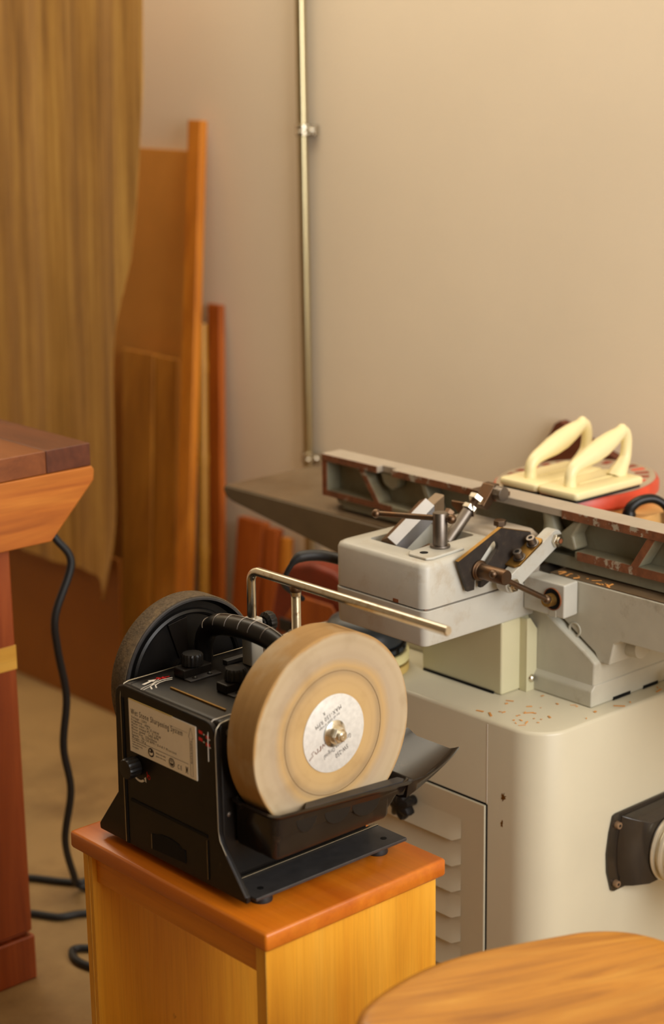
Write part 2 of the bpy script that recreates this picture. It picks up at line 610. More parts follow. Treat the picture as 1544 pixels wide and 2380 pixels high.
def one(name, mat, bevel=0.0, parent=None, seg=2, **kw):
    """build a single box-like mesh from keyword box=(..)"""
    mb = MB()
    mb.box(*kw['box'])
    return mb.build(name, mat, parent, bevel, seg)


# ------------------------------------------------------------------ the room
tag(one('floor', MT['floor'], box=(-2.4, 2.6, -0.9, 4.7, -0.1, 0.0)), 'worn brown concrete workshop floor', kind='structure')
tag(one('wall_back', MT['wall'], box=(2.5, 2.6, -0.9, 4.7, 0.0, 2.8)), 'plain beige plastered workshop wall behind the jointer', kind='structure')
tag(one('wall_left', MT['wall'], box=(-2.4, 2.5, 4.6, 4.7, 0.0, 2.8)), 'beige plastered end wall', kind='structure')
tag(one('ceiling', MT['ceiling'], box=(-2.4, 2.6, -0.9, 4.7, 2.8, 2.9)), 'pale plastered ceiling', kind='structure')
mb = MB()
mb.box(-2.4, 0.7, -0.9, -0.8, 0.0, 2.8)
mb.box(2.4, 2.5, -0.9, -0.8, 0.0, 2.8)
mb.box(0.7, 2.4, -0.9, -0.8, 0.0, 0.75)
mb.box(0.7, 2.4, -0.9, -0.8, 2.55, 2.8)
tag(mb.build('wall_right', MT['wall']), 'beige wall with a large window opening', kind='structure')

# conduit on the wall
pc = thing('conduit_pipe', (2.483, 2.853, 0.0), 'thin galvanised conduit pipe running up the bare wall', 'pipe')
mb = MB()
mb.cyl((2.483, 2.853, 0.0), (2.483, 2.853, 2.8), 0.0105, n=20)
mb.build('tube', MT['pipe'], pc)
for zc in (0.632, 1.306, 1.95):
    mb = MB()
    mb.lathe([(0.0106, -0.012), (0.0135, -0.010), (0.0135, -0.002), (0.0118, 0), (0.0135, 0.002), (0.0135, 0.010), (0.0106, 0.012)], (2.483, 2.853, zc), (0, 0, 1), 20)
    cl = mb.build('clamp', MT['chrome'], pc)
    mb = MB()
    mb.box(2.486, 2.4995, 2.822, 2.853, zc - 0.010, zc + 0.010)
    mb.cyl((2.487, 2.831, zc), (2.4815, 2.831, zc), 0.0065, 0.004, 14)
    mb.build('clamp_lug', MT['chrome'], cl, 0.0015)

# ------------------------------------------------------------------ sheets and boards leaning on the wall
X0, SLOPE = 2.24, 0.0


def leaning(name, label, cat, mat, y0b, y1b, y0t, y1t, h, xb, xt, thick, group='boards stacked against the wall', bevel=0.002, tilt_top=0.0):
    """a board standing on the floor at x=xb and leaning on the wall side at x=xt; near face given, thickness towards the wall"""
    mb = MB()
    n = Vector((h, 0, -(xt - xb))).normalized() * thick
    pts = [Vector((xb, y0b, 0)), Vector((xb, y1b, 0)), Vector((xt, y1t, h + tilt_top)), Vector((xt, y0t, h))]
    lift = max(0.0, -n.z)
    mb.loft([[p + Vector((0, 0, lift)) for p in pts], [p + n + Vector((0, 0, lift)) for p in pts]])
    return tag(mb.build(name, mat, None, bevel), label, cat, group)


leaning('hardboard_sheet', 'tall brown hardboard sheet leaning behind the orange batten', 'board', MT['mdf'], 3.20, 3.62, 3.225, 3.64, 1.25, 2.385, 2.485, 0.008)
leaning('wooden_batten', 'tall orange wooden batten, the highest of the leaning timbers', 'board', MT['batten'], 3.022, 3.066, 3.162, 3.205, 1.315, 2.255, 2.465, 0.020)
leaning('wooden_batten', 'short reddish-brown batten leaning beside the bamboo cane', 'board', MT['batten_red'], 3.062, 3.104, 3.128, 3.170, 0.925, 2.395, 2.475, 0.016)
leaning('pine_board', 'waist-high pine board half hidden by the veneer sheet', 'board', MT['low_board'], 3.19, 3.285, 3.288, 3.405, 0.805, 2.285, 2.41, 0.022)
leaning('pine_board', 'narrow pine board standing between the veneer sheet and tall batten', 'board', MT['low_board'], 3.10, 3.175, 3.203, 3.28, 0.803, 2.287, 2.412, 0.02)
# bamboo cane with nodes
mb = MB()
cane = [Vector((2.325 + 0.125 * t, 3.035 + 0.12 * t, 0.006 + 0.88 * t)) for t in [k / 40 for k in range(41)]]
rr = [0.0135 - 0.004 * k / 40 + (0.0018 if k % 9 == 0 else 0) for k in range(41)]
mb.tube(cane, 0.012, 14, rr)
tag(mb.build('bamboo_cane', MT['bamboo']), 'yellow bamboo cane leaning between the two battens', 'cane', 'boards stacked against the wall')
# brown sheet on edge behind
leaning('brown_panel', 'wide dark brown panel standing on the floor under the veneer', 'board', MT['brown_sheet'], 3.25, 4.35, 3.25, 4.35, 0.37, 2.258, 2.266, 0.010)

# tall wavy veneer sheet with a live edge, curled at its bottom corner
edge = [(0.300, 3.202), (0.40, 3.199), (0.485, 3.197), (0.62, 3.201), (0.767, 3.203), (0.84, 3.195), (0.898, 3.183), (0.97, 3.156), (1.047, 3.130), (1.15, 3.112), (1.267, 3.097), (1.395, 3.080), (1.56, 3.073), (1.80, 3.075), (2.10, 3.08)]


def edge_y(z):
    for (z0, a), (z1, b) in zip(edge, edge[1:]):
        if z <= z1:
            return a + (b - a) * (z - z0) / (z1 - z0)
    return edge[-1][1]


def veneer_pt(s, t, off):
    y1 = 3.98
    q = max(0.0, min(1.0, (0.095 - s) / 0.035))
    zb = 0.335 - 0.036 * q * q * (3 - 2 * q) + 0.010 * max(0.0, 1 - s / 0.02) ** 2
    z = zb + (2.05 - zb) * t
    ye = edge_y(z)
    y = ye + (y1 - ye) * s
    x = 2.222 + 0.045 * (z / 1.7) + 0.006 * math.sin(y * 21 + z * 1.3) + 0.004 * math.sin(y * 47)
    if s < 0.12 and t < 0.12:
        q = (1 - s / 0.12) * (1 - t / 0.12)
        x -= 0.040 * q * q
    return (x + off, y, z)


mb = MB()
NS, NTT = 48, 60
grid = {}
for k, off in enumerate((0.0, 0.002)):
    for i in range(NS + 1):
        for j in range(NTT + 1):
            grid[k, i, j] = mb.vert(veneer_pt(i / NS, (j / NTT) ** 1.3, off))
for i in range(NS):
    for j in range(NTT):
        mb.face([grid[0, i, j], grid[0, i, j + 1], grid[0, i + 1, j + 1], grid[0, i + 1, j]])
        mb.face([grid[1, i, j], grid[1, i + 1, j], grid[1, i + 1, j + 1], grid[1, i, j + 1]])
for j in range(NTT):
    mb.face([grid[0, 0, j], grid[1, 0, j], grid[1, 0, j + 1], grid[0, 0, j + 1]])
    mb.face([grid[0, NS, j], grid[0, NS, j + 1], grid[1, NS, j + 1], grid[1, NS, j]])
for i in range(NS):
    mb.face([grid[0, i, 0], grid[0, i + 1, 0], grid[1, i + 1, 0], grid[1, i, 0]])
    mb.face([grid[0, i, NTT], grid[1, i, NTT], grid[1, i + 1, NTT], grid[0, i + 1, NTT]])
tag(mb.build('veneer_sheet', MT['veneer'], None), 'tall pale streaky veneer sheet with a wavy natural edge', 'veneer')

# offcuts under the outfeed table
leaning('wood_offcut', 'widest orange offcut standing under the outfeed table', 'board', MT['offcut'], 2.965, 3.045, 2.975, 3.06, 0.468, 2.385, 2.455, 0.024, 'offcuts under the outfeed table')
leaning('wood_offcut', 'narrow orange offcut between the widest one and the thinnest', 'board', MT['offcut'], 2.915, 2.955, 2.935, 2.968, 0.46, 2.40, 2.46, 0.022, 'offcuts under the outfeed table')
leaning('wood_offcut', 'thinnest orange offcut, beside the red tool case', 'board', MT['batten'], 2.885, 2.905, 2.905, 2.926, 0.445, 2.41, 2.465, 0.02, 'offcuts under the outfeed table')

# red tool case on the floor behind the jointer
rc = thing('tool_case', (2.30, 2.62, 0.0), 'dark red rounded tool case standing on the floor behind the jointer', 'case')
mb = MB()
prof = [(2.44, 0.0), (2.44, 0.40), (2.47, 0.46), (2.53, 0.495), (2.60, 0.50), (2.66, 0.485), (2.70, 0.45), (2.72, 0.38), (2.73, 0.0)]
mb.prism_yz(prof, 2.26, 2.37)
mb.build('shell', MT['dark_red'], rc, 0.012, 3)
mb = MB()
mb.prism_yz([(2.47, 0.05), (2.47, 0.36), (2.53, 0.43), (2.62, 0.43), (2.68, 0.36), (2.69, 0.05)], 2.252, 2.259)
mb.build('front_plate', MT['batten_red'], rc, 0.004)
for y_, z_ in ((2.66, 0.36), (2.56, 0.34), (2.64, 0.25)):
    mb = MB()
    mb.box(2.246, 2.2515, y_ - 0.02, y_ + 0.02, z_ - 0.014, z_ + 0.014)
    mb.build('latch', MT['rubber'], rc, 0.002)

# ------------------------------------------------------------------ workbench with through-tenon leg
wb = thing('workbench', (1.2, 3.0, 0.0), 'heavy reddish hardwood workbench with a slanting apron end', 'workbench')
for nm, x0, x1, mt in (('plank', 1.507, 1.588, 'bench_dark'), ('plank', 1.395, 1.5065, 'bench_mid'), ('plank', 1.28, 1.3945, 'bench_mid'), ('plank', 1.16, 1.2795, 'bench_dark')):
    mb = MB()
    mb.box(x0, x1, 2.340, 3.75, 0.849, 0.885)
    mb.build(nm, MT[mt], wb, 0.0015)
mb = MB()
mb.prism_xz([(1.16, 0.742), (1.507, 0.742), (1.590, 0.826), (1.592, 0.842), (1.588, 0.8485), (1.16, 0.8485)], 2.337, 2.379)
mb.build('apron', MT['bench_apron'], wb, 0.002)
mb = MB()
mb.box(1.40, 1.44, 2.42, 3.7, 0.76, 0.8485)
mb.build('rail', MT['bench_leg'], wb, 0.002)
mb = MB()
mb.prism_xy([(1.345, 2.380), (1.458, 2.380), (1.458, 2.465), (1.345, 2.465)], 0.085, 0.742)
leg = mb.build('leg', MT['bench_leg'], wb, 0.004)
mb = MB()
mb.prism_xy([(1.343, 2.3775), (1.4605, 2.3775), (1.4605, 2.467), (1.343, 2.467)], 0.0, 0.078)
mb.box(1.350, 1.450, 2.386, 2.460, 0.078, 0.085)
mb.build('foot', MT['bench_leg'], leg, 0.003)
mb = MB()
mb.box(1.3445, 1.4586, 2.3794, 2.4656, 0.536, 0.576)
mb.build('inlay_band', MT['bench_band'], leg, 0.001)
mb = MB()
mb.box(1.345, 1.458, 3.60, 3.68, 0.0, 0.849)
mb.build('leg', MT['bench_leg'], wb, 0.004)

# power cable hanging from the bench
pts = [(1.56, 2.44, 0.742), (1.575, 2.43, 0.715), (1.595, 2.42, 0.672), (1.560, 2.42, 0.593), (1.567, 2.43, 0.530), (1.592, 2.45, 0.437), (1.594, 2.47, 0.342), (1.617, 2.49, 0.250), (1.626, 2.53, 0.143), (1.665, 2.57, 0.050), (1.69, 2.59, 0.012), (1.72, 2.55, 0.0065), (1.76, 2.45, 0.0065)]
mb = MB()
mb.tube(spline(pts, 8), 0.0065, 12)
tag(mb.build('power_cable', MT['rubber']), 'black power cable hanging from the workbench down to the floor', 'cable')
mb = MB()
mb.tube(spline([(1.55, 2.86, 0.0065), (1.61, 2.74, 0.0065), (1.651, 2.686, 0.0065), (1.68, 2.64, 0.0065), (1.705, 2.61, 0.0065), (1.735, 2.605, 0.0065), (1.80, 2.56, 0.0065)], 8), 0.0065, 12)
tag(mb.build('floor_cable', MT['rubber']), 'black cable lying on the floor towards the hanging power cable', 'cable')
mb = MB()
mb.tube(spline([(1.48, 2.66, 0.0065), (1.54, 2.60, 0.0065), (1.573, 2.566, 0.0065), (1.600, 2.523, 0.0065), (1.638, 2.505, 0.0065), (1.70, 2.45, 0.0065), (1.70, 2.33, 0.0065), (1.62, 2.34, 0.0065), (1.56, 2.405, 0.0065), (1.537, 2.385, 0.0065), (1.536, 2.345, 0.0065), (1.56, 2.28, 0.0065)], 8), 0.0065, 12)
tag(mb.build('floor_cable', MT['rubber']), 'black cable looping on the floor behind the sharpener stool', 'cable')

# ------------------------------------------------------------------ jointer
jt = thing('jointer', (2.02, 1.90, 0.0), 'old grey cast-iron jointer on a cream sheet-metal cabinet', 'jointer')

# cabinet
mb = MB()
mb.loft([rrect(1.825, 2.228, 1.608, 2.22, 0.058, z, 12) for z in (0.012, 0.530)], True, False)
mb.bm.faces.ensure_lookup_table()
mb2 = MB()
mb2.loft([rrect(1.825, 2.228, 1.608, 2.22, 0.058, 0.0, 12), rrect(1.825, 2.228, 1.608, 2.22, 0.058, 0.532, 12),
          rrect(1.8266, 2.2264, 1.6096, 2.2184, 0.057, 0.5358, 12), rrect(1.830, 2.223, 1.613, 2.215, 0.054, 0.537, 12)])
cab = mb2.build('cabinet', MT['cabinet'], jt, sharp=50)
mb.bm.free()
mb = MB()
mb.box(1.8244, 1.8256, 1.7125, 1.7152, 0.03, 0.406)
mb.box(1.8244, 1.8256, 1.7152, 2.16, 0.4045, 0.4075)
mb.build('panel_gap', MT['black_matt'], cab)
mb = MB()
mb.box(1.8246, 1.8258, 1.7135, 1.7148, 0.408, 0.5305)
mb.build('panel_seam', MT['ink_white'], cab)
pan = MB().box(1.8215, 1.8255, 1.7156, 2.16, 0.03, 0.4042).build('access_panel', MT['cabinet'], jt, 0.0012)
for zc in (0.331, 0.289, 0.247, 0.205, 0.163, 0.121, 0.079):
    mb = MB()
    ya, yb, NN = 1.762, 2.10, 24
    loops = []
    for k in range(NN + 1):
        t = k / NN
        y = ya + (yb - ya) * t
        d = min(y - ya, yb - y)
        e = min(1.0, d / 0.017)
        e = math.sin(e * PI / 2) ** 0.8 if e > 0 else 0.0
        dr = 0.007 * (1 - e)
        loops.append([(1.8213, y, zc + 0.038), (1.8212 - 0.0006 * e, y, zc + 0.027), (1.8209 - 0.0026 * e, y, zc + 0.013 + dr * 0.5), (1.8206 - 0.0052 * e, y, zc + dr), (1.8213, y, zc - 0.0012 + dr)])
    mb.loft(loops, False, False, closed=True)
    mb.build('louvre', MT['cabinet'], pan, sharp=60)
# lobed knob on the panel
mb = MB()
mb.cyl((1.822, 1.862, 0.368), (1.806, 1.862, 0.368), 0.008, n=16)
mb.lathe([(0.010, 0.0), (0.019, 0.003), (0.0205, 0.010), (0.019, 0.018), (0.012, 0.022), (0.002, 0.0225)], (1.806, 1.862, 0.368), (-1, 0, 0), 56, True, lambda a: 1 + 0.16 * math.cos(7 * a))
mb.build('lobed_knob', MT['black_plastic'], pan)

# two scuff marks on the cabinet side
for k, (yc, zc, q) in enumerate(((1.682, 0.428, 1.0), (1.684, 0.386, 0.7))):
    mb = MB()
    rs = random.Random(k + 3)
    pts_ = []
    for i in range(22):
        a = 2 * PI * i / 22
        r_k = (0.0022 + 0.0050 * rs.random() ** 2) * q
        pts_.append((yc + r_k * math.cos(a), zc + 1.3 * r_k * math.sin(a)))
    mb.prism_yz(pts_, 1.8246, 1.8252)
    mb.build('scuff_mark', MT['brassy'], cab)

# belt cover
mb = MB()
mb.box(1.911, 1.972, 1.767, 1.935, 0.5372, 0.652)
bc = mb.build('belt_cover', MT['cover'], jt, 0.004, 3)
mb = MB()
mb.prism_xz([(1.9725, 0.5372), (1.9725, 0.632), (1.957, 0.652), (1.950, 0.652), (1.950, 0.5372)], 1.7525, 1.7545)
mb.prism_xz([(1.950, 0.5372), (1.950, 0.651), (1.9525, 0.651), (1.9525, 0.5372)], 1.7545, 1.7672)
mb.build('cover_flange', MT['cover'], bc, 0.0006)
mb = MB()
mb.lathe([(0.0062, 0.0), (0.0060, 0.002), (0.004, 0.0045), (0.0008, 0.0056)], (1.960, 1.7525, 0.557), (0, -1, 0), 20)
mb.build('screw', MT['nut_steel'], bc)
mb = MB()
mb.box(1.9085, 1.9110, 1.782, 1.930, 0.5372, 0.5405)
mb.build('slot', MT['black_matt'], bc)

# base casting
mb = MB()
mb.prism_yz([(1.643, 0.542), (1.641, 0.604), (1.652, 0.612), (1.735, 0.660), (1.75, 0.69), (2.0, 0.69), (2.06, 0.542)], 1.973, 2.20)
base = mb.build('base', MT['cast_paint'], jt, 0.004, 3)
mb = MB()
mb.loft([[(1.966, 1.640, 0.5372), (2.205, 1.640, 0.5372), (2.205, 2.07, 0.5372), (1.966, 2.07, 0.5372)],
         [(1.966, 1.640, 0.562), (2.205, 1.640, 0.562), (2.205, 2.07, 0.562), (1.966, 2.07, 0.562)],
         [(1.974, 1.640, 0.571), (2.198, 1.640, 0.571), (2.198, 2.06, 0.571), (1.974, 2.06, 0.571)]])
mb.build('base_foot', MT['cast_paint'], base, 0.003, 2)
for x0, x1 in ((2.015, 2.055), (2.085, 2.12)):
    mb = MB()
    mb.box(x0, x1, 1.6394, 1.6405, 0.5372, 0.5425)
    mb.build('base_notch', MT['black_matt'], base)

# infeed table
mb = MB()
mb.prism_yz([(1.00, 0.718), (1.742, 0.718), (1.742, 0.69), (1.728, 0.662), (1.652, 0.6155), (1.645, 0.602), (1.624, 0.602), (1.616, 0.636), (1.604, 0.643), (1.00, 0.650)], 1.985, 2.206)
inf = mb.build('infeed_table', MT['cast_paint'], jt, 0.003, 2)
MB().box(1.986, 2.205, 1.001, 1.741, 0.7181, 0.7192).build('table_face', MT['machined'], inf)
mb = MB()
mb.lathe([(0.0075, 0.0), (0.0115, 0.0), (0.0115, 0.0018), (0.0095, 0.0018), (0.0095, 0.0002), (0.0075, 0.0)], (1.985, 1.690, 0.642), (-1, 0, 0), 28, False)
mb.build('cast_ring', MT['cast_paint'], inf)
mb = MB()
mb.cyl((2.03, 1.6255, 0.625), (2.03, 1.60, 0.625), 0.017, n=24)
mb.build('gib_boss', MT['cast_paint'], inf, 0.001)
# outfeed table
mb = MB()
mb.prism_yz([(1.80, 0.718), (2.51, 0.718), (2.514, 0.710), (2.506, 0.698), (2.488, 0.692), (2.22, 0.653), (1.98, 0.61), (1.80, 0.61)], 1.985, 2.206)
outf = mb.build('outfeed_table', MT['cast_dark'], jt, 0.003, 2)
MB().box(1.987, 2.204, 1.801, 2.509, 0.7181, 0.7192).build('table_face', MT['machined'], outf)
# cutter head between the tables
mb = MB()
mb.cyl((1.99, 1.771, 0.695), (2.20, 1.771, 0.695), 0.024, n=24)
mb.build('cutter_head', MT['grey_steel'], jt)

# fence: a ribbed casting, ribs towards the camera, rusty lips
Yr, Yl = 1.10, 2.268
mb = MB()
mb.box(2.036, 2.047, Yr, Yl - 0.002, 0.722, 0.800)
fence = mb.build('fence', MT['fence_inner'], jt, 0.001)
NT0, NT1 = 2.098, 2.132
mb = MB()
mb.mi = 0
mb.box(2.004, 2.047, Yr, NT0, 0.8005, 0.8125)
mb.box(2.016, 2.047, NT0, NT1, 0.8005, 0.8125)
mb.box(2.004, 2.047, NT1, Yl, 0.8005, 0.8125)
mb.build('top_flange', MT['fence_top'], fence, 0.0015)
for lp in ((2.0028, 2.0042, Yr, 1.735, 0.7995, 0.8118), (2.0028, 2.0042, 1.868, NT0 - 0.001, 0.8010, 0.8118), (2.0028, 2.0042, NT1 + 0.001, Yl - 0.001, 0.8010, 0.8118)):
    MB().box(*lp).build('rusty_lip', MT['rusty_lip'], fence)
mb = MB()
mb.box(2.006, 2.036, Yr, 1.712, 0.7410, 0.7530)
mb.box(2.006, 2.036, 1.79, Yl - 0.002, 0.7410, 0.7500)
mb.build('bottom_flange', MT['fence_inner'], fence, 0.002)
for lp in ((2.0046, 2.0062, Yr, 1.706, 0.7405, 0.7535), (2.0046, 2.0062, 2.10, Yl - 0.002, 0.7405, 0.7505)):
    MB().box(*lp).build('rusty_lip', MT['rusty_lip'], fence)
mb = MB()
mb.box(2.006, 2.036, Yl - 0.012, Yl - 0.0005, 0.741, 0.801)
mb.build('end_flange', MT['fence_inner'], fence, 0.002)
mb = MB()
mb.box(2.0042, 2.0062, Yl - 0.0105, Yl - 0.0005, 0.7405, 0.801)
mb.build('rusty_lip', MT['rust'], fence)
mb = MB()
mb.prism_yz([(Yr, 0.722), (2.225, 0.722), (2.235, 0.733), (2.262, 0.741), (Yr, 0.741)], 2.014, 2.0355)
mb.build('fence_foot', MT['fence_inner'], fence, 0.001)


def rib(pts, mat='fence_inner', x0=2.0058, x1=2.0358, lip=None, bevel=0.003):
    mb = MB()
    mb.prism_yz(pts, x0, x1)
    rb = mb.build('rib', MT[mat], fence, bevel, 2)
    if lip:
        mb = MB()
        mb.prism_yz(pts, 2.0044, 2.0060)
        mb.build('rusty_lip', MT[lip], rb)


def slant(ya, za, yb, zb, w):
    return [(ya - w / 2, za), (ya + w / 2, za), (yb + w / 2, zb), (yb - w / 2, zb)]


rib(slant(2.172, 0.8005, 2.134, 0.7495, 0.011), lip='rusty_lip')
rib(slant(2.030, 0.8005, 2.005, 0.7495, 0.012))
rib(slant(1.570, 0.8000, 1.600, 0.7525, 0.013), lip='rusty_lip')
rib(slant(1.36, 0.8000, 1.39, 0.7525, 0.013), lip='rusty_lip')
# pocket end by the link: a wide web
rib([(1.700, 0.7995), (1.714, 0.7995), (1.742, 0.775), (1.747, 0.755), (1.716, 0.7525), (1.709, 0.756), (1.716, 0.775)], bevel=0.004)
# notch boss at the top left and the pivot boss near the link
mb = MB()
mb.prism_yz([(2.090, 0.8003), (2.140, 0.8003), (2.132, 0.780), (2.112, 0.772), (2.098, 0.780)], 2.0165, 2.0355)
mb.build('notch_boss', MT['fence_inner'], fence, 0.004, 3)
mb = MB()
mb.loft([[(2.006 + 0.002 * k, 1.768 - 0.010 * math.sin(k) + 0.017 * math.cos(2 * PI * i / 16), 0.80 - 0.0 * k + 0) for i in range(16)] for k in (0,)], False, False)
mb.bm.clear()
mb.lathe([(0.012, 0.0), (0.0125, 0.018), (0.017, 0.032), (0.019, 0.045), (0.016, 0.055)], (2.018, 1.771, 0.803), (0.0, -0.25, -1), 20)
mb.build('pivot_boss', MT['fence_inner'], fence)

# carriage: lower slide and upper block
mb = MB()
mb.loft([rrect(1.746, 1.988, 1.763, 1.946, 0.010, 0.6525, 4), rrect(1.745, 1.988, 1.762, 1.947, 0.010, 0.657, 4), rrect(1.744, 1.988, 1.761, 1.950, 0.011, 0.7055, 4)])
mb.build('carriage_slide', MT['block_paint'], jt, 0.0015)
MB().box(1.752, 1.975, 1.768, 1.944, 0.7056, 0.7078).build('slide_joint', MT['rust'], jt)
# upper block as a ring round a recess
mb = MB()
O = [rrect(1.7455, 1.925, 1.7625, 1.951, 0.014, 0.7079, 5), rrect(1.7455, 1.925, 1.7625, 1.951, 0.014, 0.766, 5), rrect(1.7480, 1.923, 1.765, 1.949, 0.013, 0.7715, 5), rrect(1.7535, 1.918, 1.770, 1.944, 0.012, 0.7745, 5)]
I = [rrect(1.787, 1.912, 1.823, 1.921, 0.008, 0.7745, 5), rrect(1.791, 1.909, 1.828, 1.918, 0.008, 0.738, 5)]
mb.loft(O + I)
blk = mb.build('carriage_block', MT['block_paint'], jt, sharp=55)
mb = MB()
mb.prism_xy([(1.763, 1.777), (1.772, 1.772), (1.842, 1.778), (1.846, 1.786), (1.842, 1.820), (1.834, 1.825), (1.772, 1.820), (1.763, 1.812)], 0.7742, 0.7785)
mb.build('pad', MT['block_paint'], blk, 0.002, 2)
mb = MB()
mb.cyl((1.781, 1.799, 0.7785), (1.781, 1.799, 0.7789), 0.0062, n=18)
mb.build('hole', MT['black_matt'], blk)
mb = MB()
mb.box(1.7452, 1.7458, 1.815, 1.826, 0.7076, 0.713)
mb.build('chip', MT['rust'], blk)
# lumpy bridge behind the block
mb = MB()
mb.loft([rrect(1.926, 1.998, 1.765, 1.93, 0.012, 0.7078, 4), rrect(1.926, 1.998, 1.767, 1.928, 0.012, 0.768, 4), rrect(1.934, 1.992, 1.775, 1.920, 0.012, 0.777, 4)])
mb.build('carriage_bridge', MT['fence_top'], jt, sharp=50)

# clamp post with tommy bar
post = thing_post = MB()
post.lathe([(0.0145, 0.0), (0.015, 0.001), (0.0145, 0.0035), (0.0108, 0.0036), (0.0108, 0.050), (0.0100, 0.0512)], (1.8185, 1.804, 0.7786), (0, 0, 1), 28)
pst = post.build('clamp_post', MT['grey_steel'], jt)
mb = MB()
P0, P1 = Vector((1.771, 1.887, 0.8215)), Vector((1.8255, 1.788, 0.8215))
mb.cyl(P0, P1, 0.0042, n=14)
mb.ball(P0, 0.0068)
mb.ball(P1, 0.0072)
mb.build('tommy_bar', MT['dark_rust'], pst)

# wedge bar and its slide
mb = MB()
mb.prism([(1.789, 1.866, 0.752), (1.789, 1.893, 0.752), (1.789, 1.897, 0.776), (1.789, 1.884, 0.782), (1.789, 1.866, 0.774)], (0.080, 0.0, 0.046))
wbr = mb.build('wedge_bar', MT['dark_rust'], jt, 0.001)
mb = MB()
mb.prism([(1.790, 1.8648, 0.7525), (1.790, 1.8662, 0.7525), (1.790, 1.8662, 0.774), (1.790, 1.8838, 0.7818), (1.790, 1.8830, 0.7828), (1.790, 1.8648, 0.7748)], (0.078, 0.0, 0.0448))
mb.build('ground_edge', MT['ground_steel'], wbr)
mb = MB()
mb.prism([(1.872, 1.873, 0.788), (1.872, 1.893, 0.788), (1.872, 1.893, 0.818), (1.872, 1.873, 0.818)], (0.026, 0.0, 0.012))
mb.build('bar_end', MT['machined'], wbr, 0.002)
mb = MB()
mb.cyl((1.798, 1.842, 0.757), (1.840, 1.845, 0.765), 0.0085, 0.007, 16)
mb.build('spacer', MT['dark_rust'], jt, 0.001)

# adjusting rod with lock nuts, held by a hooked bracket on the fence
R0_, R1_ = Vector((1.890, 1.860, 0.760)), Vector((1.9335, 1.860, 0.7995))
dr = (R1_ - R0_).normalized()
mb = MB()
mb.cyl(R0_, R1_, 0.0092, n=20)
rod = mb.build('adjusting_rod', MT['grey_steel'], jt, 0.0006)
mb = MB()
mb.lathe([(0.0056, 0.0)] + [(0.0056 + 0.0008 * (k % 2), 0.0015 * k) for k in range(1, 22)], R1_, dr, 16)
mb.build('thread', MT['dark_rust'], rod)
for a, b in ((0.002, 0.0095), (0.0205, 0.0285)):
    mb = MB()
    mb.hexnut(R1_ + dr * a, R1_ + dr * b, 0.0118)
    mb.build('lock_nut', MT['nut_steel'], rod, 0.0006)
mb = MB()
u = dr
mb.prism([R1_ + Vector((0, 0.014, -0.009)), R1_ + Vector((0, 0.034, 0.004)), R1_ + Vector((0, 0.034, 0.010)), R1_ + Vector((0, -0.010, 0.012)), R1_ + Vector((0, -0.012, -0.006))], dr * 0.002)
mb.hexnut((1.916, 1.884, 0.793), (1.9215, 1.884, 0.798), 0.008)
mb.build('tie_plate', MT['dark_rust'], rod)
mb = MB()
mb.prism_xz([(1.954, 0.806), (1.966, 0.797), (1.990, 0.822), (1.990, 0.8345), (1.9785, 0.8345)], 1.848, 1.872)
mb.box(1.979, 2.012, 1.846, 1.900, 0.8128, 0.8195)
br = mb.build('hook_bracket', MT['dark_rust'], jt, 0.0012)
mb = MB()
mb.cyl((1.983, 1.848, 0.822), (1.983, 1.8395, 0.822), 0.0112, n=8)
mb.cyl((1.983, 1.8395, 0.822), (1.983, 1.832, 0.822), 0.0108, n=24)
mb.build('bracket_bolt', MT['grey_steel'], br, 0.0006)

# black quadrant plate with a slot, standing against the block's end face
mb = MB()
outer = [(1.802, 0.770), (1.890, 0.803), (1.953, 0.785), (1.962, 0.770), (1.946, 0.754), (1.905, 0.739), (1.872, 0.7325), (1.866, 0.7275), (1.853, 0.7225), (1.848, 0.7225), (1.848, 0.733), (1.8365, 0.742), (1.835, 0.722), (1.822, 0.722)]
y0, y1 = 1.7515, 1.7570
cs, ce, sr = Vector((1.876, 0.778)), Vector((1.853, 0.757)), 0.0082
dslot = (ce - cs).normalized()
ang = math.degrees(math.atan2(dslot.y, dslot.x))
slot = [(cs.x + sr * math.cos(math.radians(ang + 90 + 180 * k / 10)), cs.y + sr * math.sin(math.radians(ang + 90 + 180 * k / 10))) for k in range(11)]
slot += [(ce.x + sr * math.cos(math.radians(ang - 90 + 180 * k / 10)), ce.y + sr * math.sin(math.radians(ang - 90 + 180 * k / 10))) for k in range(11)]
for yy in (y0, y1):
    vo = [mb.vert((a, yy, b)) for a, b in outer]
    vi = [mb.vert((a, yy, b)) for a, b in slot]
    eds = [mb.bm.edges.new((vo[i], vo[(i + 1) % len(vo)])) for i in range(len(vo))] + [mb.bm.edges.new((vi[i], vi[(i + 1) % len(vi)])) for i in range(len(vi))]
    bmesh.ops.triangle_fill(mb.bm, use_beauty=True, edges=eds)
    if yy == y0:
        vo0, vi0 = vo, vi
for a, b in ((vo0, vo), (vi0, vi)):
    for i in range(len(a)):
        mb.face([a[i], a[(i + 1) % len(a)], b[(i + 1) % len(b)], b[i]])
quad = mb.build('quadrant_plate', MT['quadrant'], jt)
mb = MB()
V3 = lambda a, b, y: (a, y, b)
for (a0, b0), (a1, b1) in (((1.802, 0.770), (1.890, 0.803)), ((1.890, 0.803), (1.953, 0.785))):
    mb.prism([(a0, 1.7512, b0), (a1, 1.7512, b1), (a1, 1.7512, b1 + 0.0007), (a0, 1.7512, b0 + 0.0007)], (0, 0.0062, 0))
mb.build('worn_edge', MT['brassy'], quad)

